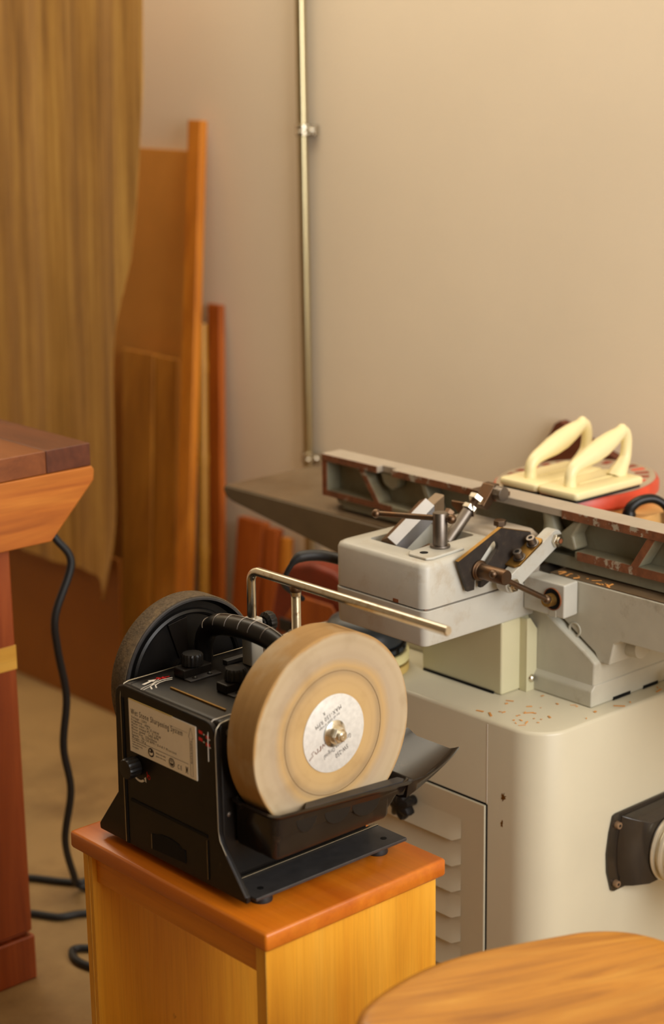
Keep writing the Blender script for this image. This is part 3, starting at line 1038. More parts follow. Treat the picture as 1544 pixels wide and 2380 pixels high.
# locking sleeve on the quadrant with its own tommy bar
mb = MB()
mb.lathe([(0.0150, 0.0), (0.0152, 0.003), (0.0135, 0.0045), (0.0128, 0.006), (0.0112, 0.0065), (0.0112, 0.053), (0.0104, 0.0545)], (1.8435, 1.7514, 0.7495), (0, -1, 0), 28)
lk = mb.build('locking_sleeve', MT['dark_rust'], jt)
mb = MB()
Q0, Q1 = Vector((1.832, 1.712, 0.7545)), Vector((1.9265, 1.694, 0.7005))
mb.cyl(Q0, Q1, 0.0042, n=14)
mb.ball(Q0, 0.0062)
mb.ball(Q1, 0.0066)
mb.build('tommy_bar', MT['dark_rust'], lk)

# pale link arm between the block and the fence
mb = MB()


def capsule(a, b, r, n=10):
    a, b = Vector(a), Vector(b)
    d = (b - a).normalized()
    g = math.atan2(d.y, d.x)
    return [(a.x + r * math.cos(g + PI / 2 + PI * k / n), a.y + r * math.sin(g + PI / 2 + PI * k / n)) for k in range(n + 1)] + \
           [(b.x + r * math.cos(g - PI / 2 + PI * k / n), b.y + r * math.sin(g - PI / 2 + PI * k / n)) for k in range(n + 1)]


mb.prism_xz(capsule((1.890, 0.7235), (1.9835, 0.7735), 0.0135), 1.7285, 1.7480)
link = mb.build('link_arm', MT['block_paint'], jt, 0.0015)
for a, b in ((1.890, 0.7225), (1.9835, 0.7715)):
    mb = MB()
    mb.hexnut((a, 1.7284, b), (a, 1.7225, b), 0.0105)
    mb.cyl((a, 1.7225, b), (a, 1.7195, b), 0.0062, n=18)
    nt = mb.build('hex_nut', MT['nut_steel'], link, 0.0006)
    mb = MB()
    mb.cyl((a, 1.7196, b), (a, 1.7190, b), 0.0036, n=14)
    mb.build('bore', MT['rust'], nt)
# bent bracket with two socket screws on top of the link
ldir = Vector((0.0935, 0, 0.050)).normalized()
lup = Vector((-ldir.z, 0, ldir.x))
c0 = Vector((1.9135, 1.738, 0.7365)) + lup * 0.0125
mb = MB()
mb.prism([c0 + ldir * a + Vector((0, b, 0)) for a, b in ((-0.008, 0.014), (-0.008, -0.004), (-0.002, -0.010), (0.052, -0.010), (0.058, -0.006), (0.058, 0.014))], lup * 0.004)
bb = mb.build('bent_bracket', MT['brassy'], link, 0.0008)
for t in (0.011, 0.043):
    s0 = c0 + ldir * t + lup * 0.004
    mb = MB()
    mb.cyl(s0, s0 + lup * 0.0022, 0.0095, n=22)
    mb.cyl(s0 + lup * 0.0022, s0 + lup * 0.0125, 0.0068, n=22)
    ss = mb.build('socket_screw', MT['grey_steel'], link, 0.0006)
    mb = MB()
    mb.hexnut(s0 + lup * 0.0125, s0 + lup * 0.0128, 0.0036)
    mb.build('socket', MT['black_matt'], ss)
# hex bolt standing on the bridge
mb = MB()
mb.cyl((1.945, 1.805, 0.777), (1.945, 1.805, 0.7865), 0.0052, n=14)
mb.hexnut((1.945, 1.805, 0.7865), (1.945, 1.805, 0.7945), 0.0098)
mb.build('hex_bolt', MT['dark_rust'], jt, 0.0006)
# nose with the bored boss
mb = MB()
mb.prism_xy([(1.950, 1.7615), (1.950, 1.6815), (1.984, 1.6845), (1.984, 1.7615)], 0.667, 0.7185)
nose = mb.build('nose', MT['block_paint'], jt, 0.003, 2)
mb = MB()
mb.cyl((1.9505, 1.7035, 0.694), (1.9488, 1.7035, 0.694), 0.0155, n=28)
mb.build('bore', MT['black_matt'], nose)
mb = MB()
mb.lathe([(0.0156, 0.0), (0.0168, 0.0), (0.0168, 0.0025), (0.0156, 0.0025), (0.0156, 0.0)], (1.9505, 1.7035, 0.694), (-1, 0, 0), 28, False)
mb.build('bore_rim', MT['rust'], nose)
mb = MB()
mb.cyl((1.952, 1.7045, 0.693), (1.934, 1.7025, 0.6945), 0.0100, 0.0092, 20)
mb.build('shaft_end', MT['brassy'], nose, 0.0008)
mb = MB()
mb.box(1.9492, 1.9505, 1.697, 1.709, 0.6672, 0.677)
mb.build('keyway', MT['cast_paint'], nose)
# lever grip behind the block
mb = MB()
mb.tube(spline([(1.775, 1.955, 0.735), (1.752, 1.985, 0.742), (1.728, 2.000, 0.743), (1.716, 2.005, 0.738), (1.709, 2.010, 0.727), (1.708, 2.020, 0.710), (1.720, 2.035, 0.690), (1.76, 2.04, 0.660)], 6), 0.008, 12, [0.0085 - 0.0045 * min(1, max(0, (k - 14) / 8)) for k in range(43)])
mb.build('switch_cord', MT['rubber'], jt)

# dust chute with hose collar
mb = MB()
fl = [(1.9795, 0.375), (1.972, 0.350), (1.967, 0.318), (1.969, 0.288), (1.979, 0.256), (1.984, 0.253), (2.200, 0.253), (2.208, 0.256), (2.218, 0.288), (2.220, 0.318), (2.215, 0.350), (2.206, 0.374), (2.200, 0.377), (1.986, 0.377)]
mb.prism_xz(fl, 1.6075, 1.6035)
ch = mb.build('dust_chute', MT['clear_black'], jt, 0.001)
mb = MB()


def sec(x0, x1, z0, z1, bow, y, n=8):
    pts = [(x0 - bow * math.sin(PI * k / n), y, z0 + (z1 - z0) * k / n) for k in range(n + 1)]
    pts += [(x1 + bow * math.sin(PI * k / n), y, z1 + (z0 - z1) * k / n) for k in range(n + 1)]
    return pts


mb.loft([sec(1.997, 2.190, 0.257, 0.371, 0.010, 1.6036), sec(2.010, 2.170, 0.258, 0.366, 0.011, 1.589), sec(2.034, 2.132, 0.258, 0.356, 0.014, 1.576)])
mb.build('hood', MT['clear_black'], ch, 0.0015)
for x, z in ((1.986, 0.360), (1.986, 0.266), (2.204, 0.360), (2.204, 0.266)):
    mb = MB()
    mb.cyl((x, 1.6036, z), (x, 1.5965, z), 0.0058, 0.0052, 18)
    sc_ = mb.build('cap_screw', MT['tan_screw'], ch, 0.0005)
    mb = MB()
    mb.cyl((x, 1.5966, z), (x, 1.5962, z), 0.0024, n=6)
    mb.build('socket', MT['black_matt'], sc_)
mb = MB()
mb.lathe([(0.048, 0.0), (0.054, 0.001), (0.0555, 0.004), (0.054, 0.007), (0.0495, 0.008), (0.0495, 0.013), (0.053, 0.014), (0.0545, 0.017), (0.053, 0.020), (0.048, 0.021), (0.048, 0.036), (0.052, 0.037), (0.0535, 0.040), (0.052, 0.043), (0.046, 0.044)], (2.083, 1.5755, 0.306), (0, -1, 0), 44)
cr = mb.build('hose_collar', MT['chrome_ring'], ch, sharp=30)
mb = MB()
mb.lathe([(0.046, 0.0), (0.047, 0.08), (0.050, 0.16)], (2.083, 1.5314, 0.306), (0, -1, 0), 36)
mb.build('hose', MT['hose'], ch)
# hand wheel stub at the right of the cabinet top
mb = MB()
mb.lathe([(0.006, 0.0), (0.014, 0.004), (0.017, 0.012), (0.0165, 0.022), (0.010, 0.028)], (2.102, 1.602, 0.551), (0.6, -0.8, 0), 24)
mb.build('hand_knob', MT['chrome_ring'], jt)

# wood shavings: too small to count
mb = MB()
spots = [(1160, 1)]
for k in range(46):
    if k < 26:
        x, y, z = 1.835 + random.random() * 0.125, 1.655 + random.random() * 0.10, 0.5373
    elif k < 32:
        x, y, z = 1.93 + random.random() * 0.2, 1.615 + random.random() * 0.022, 0.5373
    else:
        x, y, z = 1.988 + random.random() * 0.012, 1.62 + random.random() * 0.11, 0.7194
    a, L, W_ = random.random() * 6.3, 0.0015 + random.random() ** 3 * 0.007, 0.0006 + random.random() * 0.0012
    ca, sa = math.cos(a), math.sin(a)
    P = [Vector((x + ca * p - sa * q, y + sa * p + ca * q, z + h)) for p, q, h in ((-L, -W_, 0), (L, -W_, 0.0004), (L, W_, 0.0008), (-L, W_, 0.0002))]
    mb.prism(P, (0, 0, 0.0005))
tag(mb.build('wood_shavings', MT['shaving'], None, smooth=False), 'small orange wood shavings scattered on the cream cabinet top', 'shavings', kind='stuff')

# sander lying on the cabinet top behind the belt cover
sd = thing('orbital_sander', (1.852, 2.006, 0.5372), 'round dark sander with a cream pad, on the cream cabinet', 'sander')
for nm, prof, mt in (('abrasive_disc', [(0.072, 0.0), (0.072, 0.012)], 'sander_tan'), ('pad_gap', [(0.066, 0.012), (0.066, 0.0155)], 'black_matt'), ('foam_pad', [(0.070, 0.0155), (0.0725, 0.0175), (0.0725, 0.029), (0.070, 0.031)], 'sander_cream'),
                     ('vent_ring', [(0.066, 0.031), (0.067, 0.034), (0.066, 0.043), (0.060, 0.044)], 'black_plastic'), ('housing', [(0.062, 0.044), (0.064, 0.050), (0.060, 0.066), (0.050, 0.080), (0.032, 0.088), (0.004, 0.090)], 'sander_blue')):
    mb = MB()
    mb.lathe(prof, (1.852, 2.006, 0.5372), (0, 0, 1), 44)
    pt = mb.build(nm, MT[mt], sd)
    if nm == 'vent_ring':
        for k in range(20):
            a = 2 * PI * k / 20
            mb = MB()
            c_ = Vector((1.852 + 0.0668 * math.cos(a), 2.006 + 0.0668 * math.sin(a), 0.5372 + 0.0385))
            tx, ty = Vector((-math.sin(a), math.cos(a), 0)), Vector((math.cos(a), math.sin(a), 0))
            mb.prism([c_ + tx * 0.006 + Vector((0, 0, -0.003)), c_ - tx * 0.006 + Vector((0, 0, -0.003)), c_ - tx * 0.006 + Vector((0, 0, 0.003)), c_ + tx * 0.006 + Vector((0, 0, 0.003))], ty * 0.001)
            mb.build('vent', MT['sander_blue'], pt)

# ------------------------------------------------------------------ side bench behind the jointer and what lies on it
sb = thing('side_bench', (2.26, 1.88, 0.0), 'light wooden side bench between the jointer and the wall', 'bench')
MB().box(2.213, 2.308, 1.757, 2.005, 0.728, 0.755).build('bench_top', MT['board_light'], sb, 0.0015)
for x, y in ((2.262, 1.975), (2.262, 1.785)):
    MB().box(x - 0.02, x + 0.02, y - 0.02, y + 0.02, 0.0, 0.728).build('leg', MT['board_light'], sb, 0.002)

# red-rimmed disc with slots
DX, DY, DR, DK = 2.262, 1.930, 0.155, 0.78
rd = thing('slotted_disc', (DX, DY, 0.7552), 'red-rimmed round plate with a slotted grey face under the push blocks', 'plate')


def oval(mb):
    for v in mb.bm.verts:
        v.co.y = DY + (v.co.y - DY) * DK


mb = MB()
mb.lathe([(0.130, 0.0), (DR - 0.006, 0.001), (DR, 0.006), (DR, 0.020), (DR - 0.004, 0.026), (0.09, 0.026)], (DX, DY, 0.7552), (0, 0, 1), 72)
oval(mb)
mb.build('red_rim', MT['red_paint'], rd)
mb = MB()
mb.lathe([(DR - 0.007, 0.0), (DR - 0.007, 0.002), (DR - 0.009, 0.003)], (DX, DY, 0.7812), (0, 0, 1), 72)
oval(mb)
fc = mb.build('grey_face', MT['disc_grey'], rd)
for k in range(26):
    a = 2 * PI * (k + 0.4) / 26
    mb = MB()
    d_v = Vector((math.cos(a), math.sin(a), 0))
    t_v = Vector((-math.sin(a), math.cos(a), 0))
    c_ = Vector((DX, DY, 0.7842))
    mb.prism([c_ + d_v * 0.110 - t_v * 0.007, c_ + d_v * 0.136 - t_v * 0.009, c_ + d_v * 0.136 + t_v * 0.009, c_ + d_v * 0.110 + t_v * 0.007], (0, 0, 0.0004))
    oval(mb)
    mb.build('slot', MT['dark_red' if k % 3 else 'red_paint'], fc)

# two push blocks


def push_block(yc, label):
    z0 = 0.7848
    t = thing('push_block', (2.22, yc, z0), label, 'push block', 'cream push blocks')
    x0, x1, hw = 2.122, 2.287, 0.0405
    mb = MB()
    mb.loft([rrect(x0 + 0.003, x1 - 0.003, yc - hw + 0.003, yc + hw - 0.003, 0.006, z, 4) for z in (z0, z0 + 0.005)])
    mb.build('rubber_sole', MT['rubber'], t)
    mb = MB()
    mb.loft([rrect(x0 + q, x1 - q, yc - hw + q, yc + hw - q, 0.007, z0 + h, 4) for q, h in ((0.001, 0.0051), (0, 0.007), (0, 0.0145), (0.0015, 0.0165), (0.004, 0.0172))])
    mb.build('base_plate', MT['cream'], t, sharp=60)
    # grip: rises from a thin front post to a swollen handle and drops down a flared back post
    path = [(2.153, 0.0165), (2.153, 0.026), (2.155, 0.038), (2.165, 0.047), (2.182, 0.053), (2.205, 0.0600), (2.228, 0.068), (2.250, 0.0765), (2.268, 0.083), (2.277, 0.0865), (2.285, 0.083), (2.2895, 0.072), (2.2895, 0.056), (2.287, 0.042), (2.279, 0.030), (2.270, 0.0185), (2.266, 0.0120)]
    rad = [0.0105, 0.0095, 0.0095, 0.0105, 0.0125, 0.0158, 0.0166, 0.0145, 0.0110, 0.0095, 0.0092, 0.0088, 0.0088, 0.0095, 0.0115, 0.0150, 0.0175]
    pp = spline([(a, yc, z0 + b) for a, b in path], 5)
    rr_ = []
    for i in range(len(rad) - 1):
        for k in range(5):
            rr_.append(rad[i] + (rad[i + 1] - rad[i]) * k / 5)
    rr_.append(rad[-1])
    mb = MB()
    mb.tube(pp, 0.01, 16, rr_)
    mb.ball((2.277, yc, z0 + 0.090), 0.0085)
    mb.build('handle', MT['cream'], t)
    mb = MB()
    mb.box(2.175, 2.262, yc - 0.0015, yc + 0.0015, z0 + 0.0170, z0 + 0.0182)
    mb.build('rib', MT['cream'], t)
    return t


push_block(1.8495, 'cream plastic push block, the one nearer the black clamp')
push_block(1.9325, 'cream plastic push block, the one nearer the dark broken board')

# dark board standing behind the push blocks
mb = MB()
mb.prism_yz([(2.212, 0.0), (2.210, 0.735), (2.190, 0.770), (2.168, 0.806), (2.156, 0.813), (2.140, 0.808), (2.075, 0.782), (2.030, 0.768), (2.012, 0.758), (2.012, 0.0)], 2.478, 2.498)
tag(mb.build('dark_board', MT['wood_scrap'], None, 0.002), 'dark reddish-brown board whose broken top shows behind the push blocks', 'board')

# black C-clamp at the end of the side bench
cc = thing('bench_clamp', (2.25, 1.775, 0.7552), 'black cast C-clamp gripping the end of the light wooden bench', 'clamp')
mb = MB()
path = spline([(2.216, 1.782, 0.7625), (2.220, 1.779, 0.770), (2.232, 1.772, 0.7785), (2.250, 1.761, 0.780), (2.263, 1.749, 0.770), (2.269, 1.742, 0.752), (2.270, 1.741, 0.72), (2.268, 1.741, 0.67), (2.254, 1.75, 0.655), (2.232, 1.768, 0.655)], 5)
mb.tube(path, 0.0085, 12, [0.0095 - 0.0025 * min(1, k / 18) for k in range(len(path))])
mb.build('frame', MT['black_plastic'], cc)
mb = MB()
mb.cyl((2.217, 1.782, 0.7552), (2.217, 1.782, 0.764), 0.0115, 0.0095, 18)
mb.build('jaw', MT['black_plastic'], cc)
mb = MB()
mb.cyl((2.232, 1.770, 0.610), (2.232, 1.770, 0.7275), 0.005, n=12)
mb.cyl((2.212, 1.770, 0.618), (2.252, 1.770, 0.618), 0.003, n=10)
mb.build('screw', MT['grey_steel'], cc)

# ------------------------------------------------------------------ stool under the sharpener
st = thing('wooden_stool', (1.3915, 1.719, 0.0), 'honey-coloured wooden stool with solid panel legs under the sharpener', 'stool')
SX0, SX1, SY0, SY1, SZ = 1.242, 1.541, 1.517, 1.921, 0.480
mb = MB()
mb.loft([rrect(SX0 + a, SX1 - a, SY0 + a, SY1 - a, 0.004, SZ - h, 3) for a, h in ((0.004, 0.0235), (0.001, 0.0225), (0.0, 0.020), (0.0, 0.003), (0.001, 0.001), (0.003, 0.0))])
mb.build('stool_top', MT['stool_top'], st, sharp=55)
for y0_, y1_ in ((1.529, 1.549), (1.887, 1.907)):
    MB().box(1.252, 1.5345, y0_, y1_, 0.0, 0.4565).build('leg_panel', MT['stool_side'], st, 0.001)
    MB().box(1.2512, 1.2521, y0_ + (0.0005 if y0_ < 1.6 else 0.007), y0_ + (0.0025 if y0_ < 1.6 else 0.0085), 0.0, 0.456).build('edge_band', MT['bench_band'], st)
MB().box(1.259, 1.277, 1.549, 1.887, 0.412, 0.4565).build('apron', MT['stool_apron'], st, 0.001)
MB().box(1.512, 1.530, 1.549, 1.887, 0.412, 0.4565).build('apron', MT['stool_apron'], st, 0.001)
MB().box(1.36, 1.42, 1.549, 1.887, 0.09, 0.11).build('stretcher', MT['stool_apron'], st, 0.001)

# ------------------------------------------------------------------ wet stone sharpener
WX, WZ = 1.3925, 0.678
sh = thing('wet_stone_sharpener', (1.39, 1.72, 0.480), 'black wet-stone sharpener with a sandy grindstone and leather wheel', 'sharpener')
SO = ORG[sh.name]
MT['stone'] = stone_mat(WX - SO.x, WZ - SO.z)

# housing
mb = MB()
mb.loft([rrect(1.2700, 1.508, 1.6285, 1.8300, 0.004, 0.497, 3), rrect(1.2700, 1.508, 1.6285, 1.8300, 0.004, 0.697, 3), rrect(1.2725, 1.5055, 1.631, 1.8275, 0.004, 0.7025, 3), rrect(1.277, 1.501, 1.636, 1.8225, 0.004, 0.7045, 3)])
hous = mb.build('housing', MT['black_sheet'], sh, sharp=50)
SP = [(1.5765, 0.4905), (1.5755, 0.499), (1.6205, 0.552), (1.6262, 0.566), (1.6272, 0.688), (1.6298, 0.697), (1.637, 0.7035), (1.646, 0.7055), (1.812, 0.7075), (1.822, 0.7045), (1.829, 0.698), (1.8312, 0.688), (1.8338, 0.557), (1.8796, 0.499), (1.8785, 0.4905)]
mb = MB()
mb.prism_yz(SP, 1.2620, 1.2698)
pan_s = mb.build('side_panel', MT['black_sheet'], sh, 0.0022, 3)
mb = MB()
mb.prism_yz([(1.6300, 0.4992)] + SP[4:], 1.5082, 1.5140)
mb.build('side_panel', MT['black_sheet'], sh, 0.0022, 3)
# raised rims at both ends of the housing; seam highlights drawn as thin pale tubes
for yy, name in ((1.8325, 'rim'), (1.6262, 'rim')):
    pass
tr = [(1.2616, 1.8185, 0.4925), (1.2616, 1.8185, 0.690), (1.2632, 1.8185, 0.701), (1.2685, 1.8185, 0.7065), (1.276, 1.8185, 0.7078), (1.47, 1.8185, 0.7078)]
MB().tube(tr, 0.0008, 8).build('seam_highlight', MT['edge_silver'], sh)
tr = [(1.2618, 1.6120, 0.5415), (1.2618, 1.6235, 0.5575), (1.2618, 1.6262, 0.570), (1.2618, 1.6272, 0.688), (1.2640, 1.6272, 0.699), (1.2700, 1.6272, 0.7045), (1.285, 1.6272, 0.7062)]
MB().tube(tr, 0.0007, 8).build('seam_highlight', MT['edge_silver'], sh)
tr = [(1.2616, 1.6405, 0.655), (1.2616, 1.6405, 0.688), (1.2640, 1.6405, 0.7005), (1.2700, 1.6405, 0.7055), (1.33, 1.6405, 0.7060)]
MB().tube(tr, 0.0006, 8).build('seam_highlight', MT['ink_white'], sh)
tr = [(1.2618, 1.5765, 0.499), (1.2618, 1.6120, 0.5415)]
MB().tube(tr, 0.0013, 8).build('seam_highlight', MT['base_metal'], sh)
MB().box(1.2608, 1.2622, 1.8125, 1.8165, 0.492, 0.690).build('panel_groove', MT['black_matt'], pan_s)
# drawer, its slot and finger notch
MB().box(1.2608, 1.2621, 1.6470, 1.8040, 0.5535, 0.5570).build('slot', MT['black_matt'], pan_s)
MB().box(1.2610, 1.2621, 1.6482, 1.6491, 0.4985, 0.5500).build('drawer_edge', MT['edge_silver'], pan_s)
MB().box(1.2610, 1.2621, 1.6462, 1.6480, 0.4985, 0.5500).build('drawer_edge', MT['black_matt'], pan_s)
mb = MB()
mb.prism_yz([(1.7622, 0.5010), (1.7622, 0.5215), (1.752, 0.5235), (1.742, 0.5270), (1.724, 0.5275), (1.708, 0.5255), (1.702, 0.5205), (1.693, 0.5215), (1.693, 0.5045)], 1.2610, 1.2621)
mb.build('finger_notch', MT['black_matt'], pan_s)
MB().box(1.2609, 1.2621, 1.7622, 1.7632, 0.5010, 0.5215).build('notch_edge', MT['edge_silver'], pan_s)

# rating plate
plate = MB().box(1.2606, 1.2621, 1.6632, 1.7998, 0.6232, 0.6928).build('rating_plate', MT['paper'], sh)
plate['label'] = 'grey rating plate with black print'
LW, LH = 0.1366, 0.0696
fr = Frame((1.2603, 1.7998, 0.6928), (0, -LW, 0), (0, 0, -LH))      # u right, v down, unit square
ft = Frame((1.2603, 1.7998, 0.6928), (0, -1, 0), (0, 0, 1))         # metres, y up
mb = MB()
letter(plate, MT['ink'], ft, 'Wet Stone Sharpening System', 0.0108, 0.0045, -0.0188, xs=0.62, spacing=1.28)
for k, s_ in enumerate(('Voltage : 230V', 'Frequency : 60Hz', 'Motor input : P1 0.16KW', 'Motor output P2 : 0.12KW', 'Motor speed : 1400 RPM', 'Stone Size : 250x50mm', 'Speeds : 90-150 RPM / 0.4-0.7 M/second', 'Weight 15Kg')):
    letter(plate, MT['ink'], ft, s_, 0.0046, 0.0048, -0.0238 - 0.0039 * k, xs=0.98, spacing=1.22)
for k, s_ in enumerate(('Danger read the instruction', 'manual before using', 'this machine')):
    letter(plate, MT['ink'], ft, s_, 0.0031, 0.0050, -0.0560 - 0.0036 * k, xs=0.85)
for k, s_ in enumerate(('Always wear safety', 'glasses when using')):
    letter(plate, MT['ink'], ft, s_, 0.0031, 0.0545, -0.0578 - 0.0042 * k, xs=0.85)
letter(plate, MT['ink'], ft, 'C E', 0.0082, 0.0985, -0.0645, xs=0.72)
ribbon(mb, fr, [(0.03, 0.752), (0.885, 0.752)], 0.006)
ribbon(mb, fr, [(0.62, 0.17), (0.885, 0.17)], 0.004)
# arrow outline up the right edge
ar = [(0.915, 0.955), (0.915, 0.24), (0.898, 0.24), (0.932, 0.05), (0.966, 0.24), (0.949, 0.24), (0.949, 0.955), (0.915, 0.955)]
for a, b in zip(ar, ar[1:]):
    ribbon(mb, fr, [a, b], 0.004)
letter(plate, MT['ink'], ft, 'ROTATION', 0.0036, 0.1287, -0.050, rot=PI / 2, xs=1.6)
# waste-bin mark
for a, b in (((0.842, 0.815), (0.872, 0.94)), ((0.872, 0.815), (0.842, 0.94))):
    ribbon(mb, fr, [a, b], 0.008)
ribbon(mb, fr, [(0.846, 0.83), (0.850, 0.90), (0.866, 0.90), (0.870, 0.83), (0.846, 0.83)], 0.007)
mb.build('printed_lines', MT['ink'], plate, fix=False, smooth=False)
mb = MB()
for cu_, cv_ in ((0.325, 0.855), (0.635, 0.868)):
    fill(mb, Frame(fr.p(cu_, cv_), (0, -1, 0), (0, 0, 1)), arc(0, 0, 0.0060, 0, 360, 28)[:-1])
mb.build('pictogram_disc', MT['ink'], plate, fix=False, smooth=False)
mb = MB()
F1 = Frame(fr.p(0.325, 0.855) + Vector((-0.0001, 0, 0)), (0, -1, 0), (0, 0, 1))
F2 = Frame(fr.p(0.635, 0.868) + Vector((-0.0001, 0, 0)), (0, -1, 0), (0, 0, 1))
fill(mb, F1, arc(-0.0018, 0.0026, 0.0012, 0, 360, 12)[:-1])
fill(mb, F1, [(-0.0034, -0.003), (-0.0034, 0.0006), (0.0002, -0.0008), (0.0040, 0.0012), (0.0040, -0.0022), (0.0002, -0.0042)])
ribbon(mb, F2, arc(0, 0, 0.0046, 0, 360, 24), 0.0006)
fill(mb, F2, arc(-0.0015, 0.0002, 0.0012, 0, 360, 12)[:-1])
fill(mb, F2, arc(0.0015, 0.0002, 0.0012, 0, 360, 12)[:-1])
ribbon(mb, F2, arc(0, -0.0002, 0.0030, 20, 160, 10), 0.0007)
mb.build('pictogram', MT['paper'], plate, fix=False, smooth=False)
MB().box(1.2604, 1.2622, 1.7100, 1.7999, 0.6928, 0.6935).build('yellowed_edge', MT['sander_tan'], plate)

# speed knob and its marks
mb = MB()
mb.lathe([(0.0095, 0.0), (0.0128, 0.002), (0.0132, 0.016), (0.0122, 0.019), (0.003, 0.0195)], (1.2620, 1.7885, 0.6055), (-1, 0, 0), 80, True, lambda a: 1 + 0.035 * math.cos(16 * a))
mb.build('speed_knob', MT['black_plastic'], sh, sharp=30)
fk = Frame((1.2616, 1.7885, 0.6055), (0, -1, 0), (0, 0, 1))
mb = MB()
ribbon(mb, fk, arc(0.004, -0.004, 0.0150, 235, 318, 12), 0.0030)
fill(mb, fk, [(0.0118, -0.0150), (0.0190, -0.0175), (0.0180, -0.0098)])
mb.build('arrow_mark', MT['ink_white'], pan_s, fix=False, smooth=False)
mb = MB()
ribbon(mb, fk, arc(0.0245, -0.0085, 0.0026, 0, 360, 18), 0.0009)
ribbon(mb, fk, [(0.0205, -0.0020), (0.0215, -0.0065), (0.0235, -0.0085)], 0.0009)
ribbon(mb, fk, [(0.0200, -0.0098), (0.0232, -0.0050)], 0.0008)
mb.build('red_mark', MT['ink_red'], pan_s, fix=False, smooth=False)
for yy, zz, ww in ((1.6545, 0.6885, 0.0075), (1.6415, 0.6855, 0.0060), (1.6548, 0.6795, 0.0075), (1.6410, 0.6760, 0.0075)):
    mb = MB()
    fill(mb, Frame((1.2616, yy, zz), (0, -1, 0), (0, 0, 1)), [(-ww / 2, -0.0020), (ww / 2, -0.0024), (ww / 2, 0.0018), (-ww / 2, 0.0022)])
    mb.build('red_dash', MT['ink_red'], pan_s, fix=False, smooth=False)
for yy, zz in ((1.6480, 0.6872), (1.6375, 0.6835), (1.6485, 0.6775), (1.6368, 0.6735)):
    mb = MB()
    fill(mb, Frame((1.2615, yy, zz), (0, -1, 0), (0, 0, 1)), [(-0.0014, -0.0006), (0.0014, -0.0009), (0.0014, 0.0006), (-0.0014, 0.0009)])
    mb.build('white_dash', MT['ink_white'], pan_s, fix=False, smooth=False)

# printed pictogram on the housing top (plane z, right = +x, up = +y)
fz = Frame((1.298, 1.7975, 0.7048), (1, 0, 0), (0, 1, 0))
mb = MB()
fill(mb, fz, [(-0.014, 0.0050), (0.000, 0.0080), (0.000, 0.0115), (0.012, 0.0080), (0.003, 0.0030), (0.002, 0.0050), (-0.012, 0.0015)])
ribbon(mb, fz, [(-0.019, -0.006), (-0.026, -0.009), (-0.024, -0.0125), (0.000, -0.005)], 0.0010)
ribbon(mb, fz, [(-0.019, -0.006), (0.000, -0.001), (0.014, 0.006)], 0.0009)
ribbon(mb, fz, [(-0.015, -0.018), (-0.010, -0.008), (0.000, -0.002), (0.014, 0.001), (0.030, -0.001)], 0.0018)
ribbon(mb, fz, [(-0.008, -0.018), (-0.003, -0.009), (0.006, -0.005), (0.016, -0.004), (0.026, -0.006)], 0.0016)
mb.build('top_print', MT['ink_white'], hous, fix=False, smooth=False)
mb = MB()
fz2 = Frame((1.298, 1.7975, 0.7049), (1, 0, 0), (0, 1, 0))
ribbon(mb, fz2, [(0.008, 0.0085), (0.030, 0.005)], 0.0013)
ribbon(mb, fz2, [(0.014, 0.012), (0.022, 0.001)], 0.0022)
ribbon(mb, fz2, [(0.013, 0.004), (0.023, 0.009)], 0.0016)
mb.build('top_print', MT['ink_red'], hous, fix=False, smooth=False)

# dusty ridge on the housing top
MB().box(1.300, 1.3025, 1.655, 1.765, 0.7040, 0.7072).build('dusty_ridge', MT['brassy'], hous, 0.0006)
# two clamp brackets with ridged knobs
for kx, ky in ((1.3545, 1.7885), (1.3590, 1.7070)):
    mb = MB()
    mb.box(kx - 0.022, kx + 0.024, ky - 0.010, ky + 0.012, 0.7046, 0.7170)
    brk = mb.build('knob_bracket', MT['black_sheet'], sh, 0.002)
    mb = MB()
    mb.lathe([(0.0125, 0.0), (0.0140, 0.0015), (0.0138, 0.0135), (0.0122, 0.0160), (0.002, 0.0165)], (kx, ky, 0.7172), (0, 0, 1), 90, True, lambda a: 1 + 0.035 * math.cos(18 * a))
    mb.build('ridged_knob', MT['black_plastic'], brk, sharp=30)
    mb = MB()
    mb.box(kx - 0.022, kx + 0.028, ky - 0.024, ky - 0.0105, 0.7046, 0.7066)
    fl_ = mb.build('bracket_foot', MT['base_metal'], brk, 0.0006)
    for q in (-0.010, 0.014):
        mb = MB()
        mb.lathe([(0.0036, 0.0), (0.0034, 0.0012), (0.0018, 0.0024), (0.0004, 0.0028)], (kx + q, ky - 0.0175, 0.7066), (0, 0, 1), 16)
        mb.build('screw', MT['black_plastic'], brk)

# base strips and feet
for ya, yb in ((1.567, 1.6283), (1.8302, 1.884)):
    mb = MB()
    mb.box(1.2700, 1.5205, ya, yb, 0.4945, 0.4990)
    bs = mb.build('base_strip', MT['base_metal'], sh, 0.0012)
    if ya < 1.7:
        MB().box(1.2705, 1.5200, 1.6200, 1.6240, 0.4990, 0.5008).build('ridge', MT['edge_silver'], bs, 0.0008)  # silver bar on the bend, its highlight put into the colour
        for hx in (1.292, 1.497):
            mb = MB()
            mb.cyl((hx, 1.586, 0.4989), (hx, 1.586, 0.4993), 0.0042, n=16)
            mb.build('screw_hole', MT['black_matt'], bs)
    for hx in (1.298, 1.491):
        mb = MB()
        mb.lathe([(0.0135, 0.0), (0.0140, 0.002), (0.0120, 0.0085), (0.0085, 0.0088), (0.0085, 0.0145)], (hx, (ya + yb) / 2 - 0.006, 0.4800), (0, 0, 1), 24)
        mb.build('rubber_foot', MT['rubber'], sh)
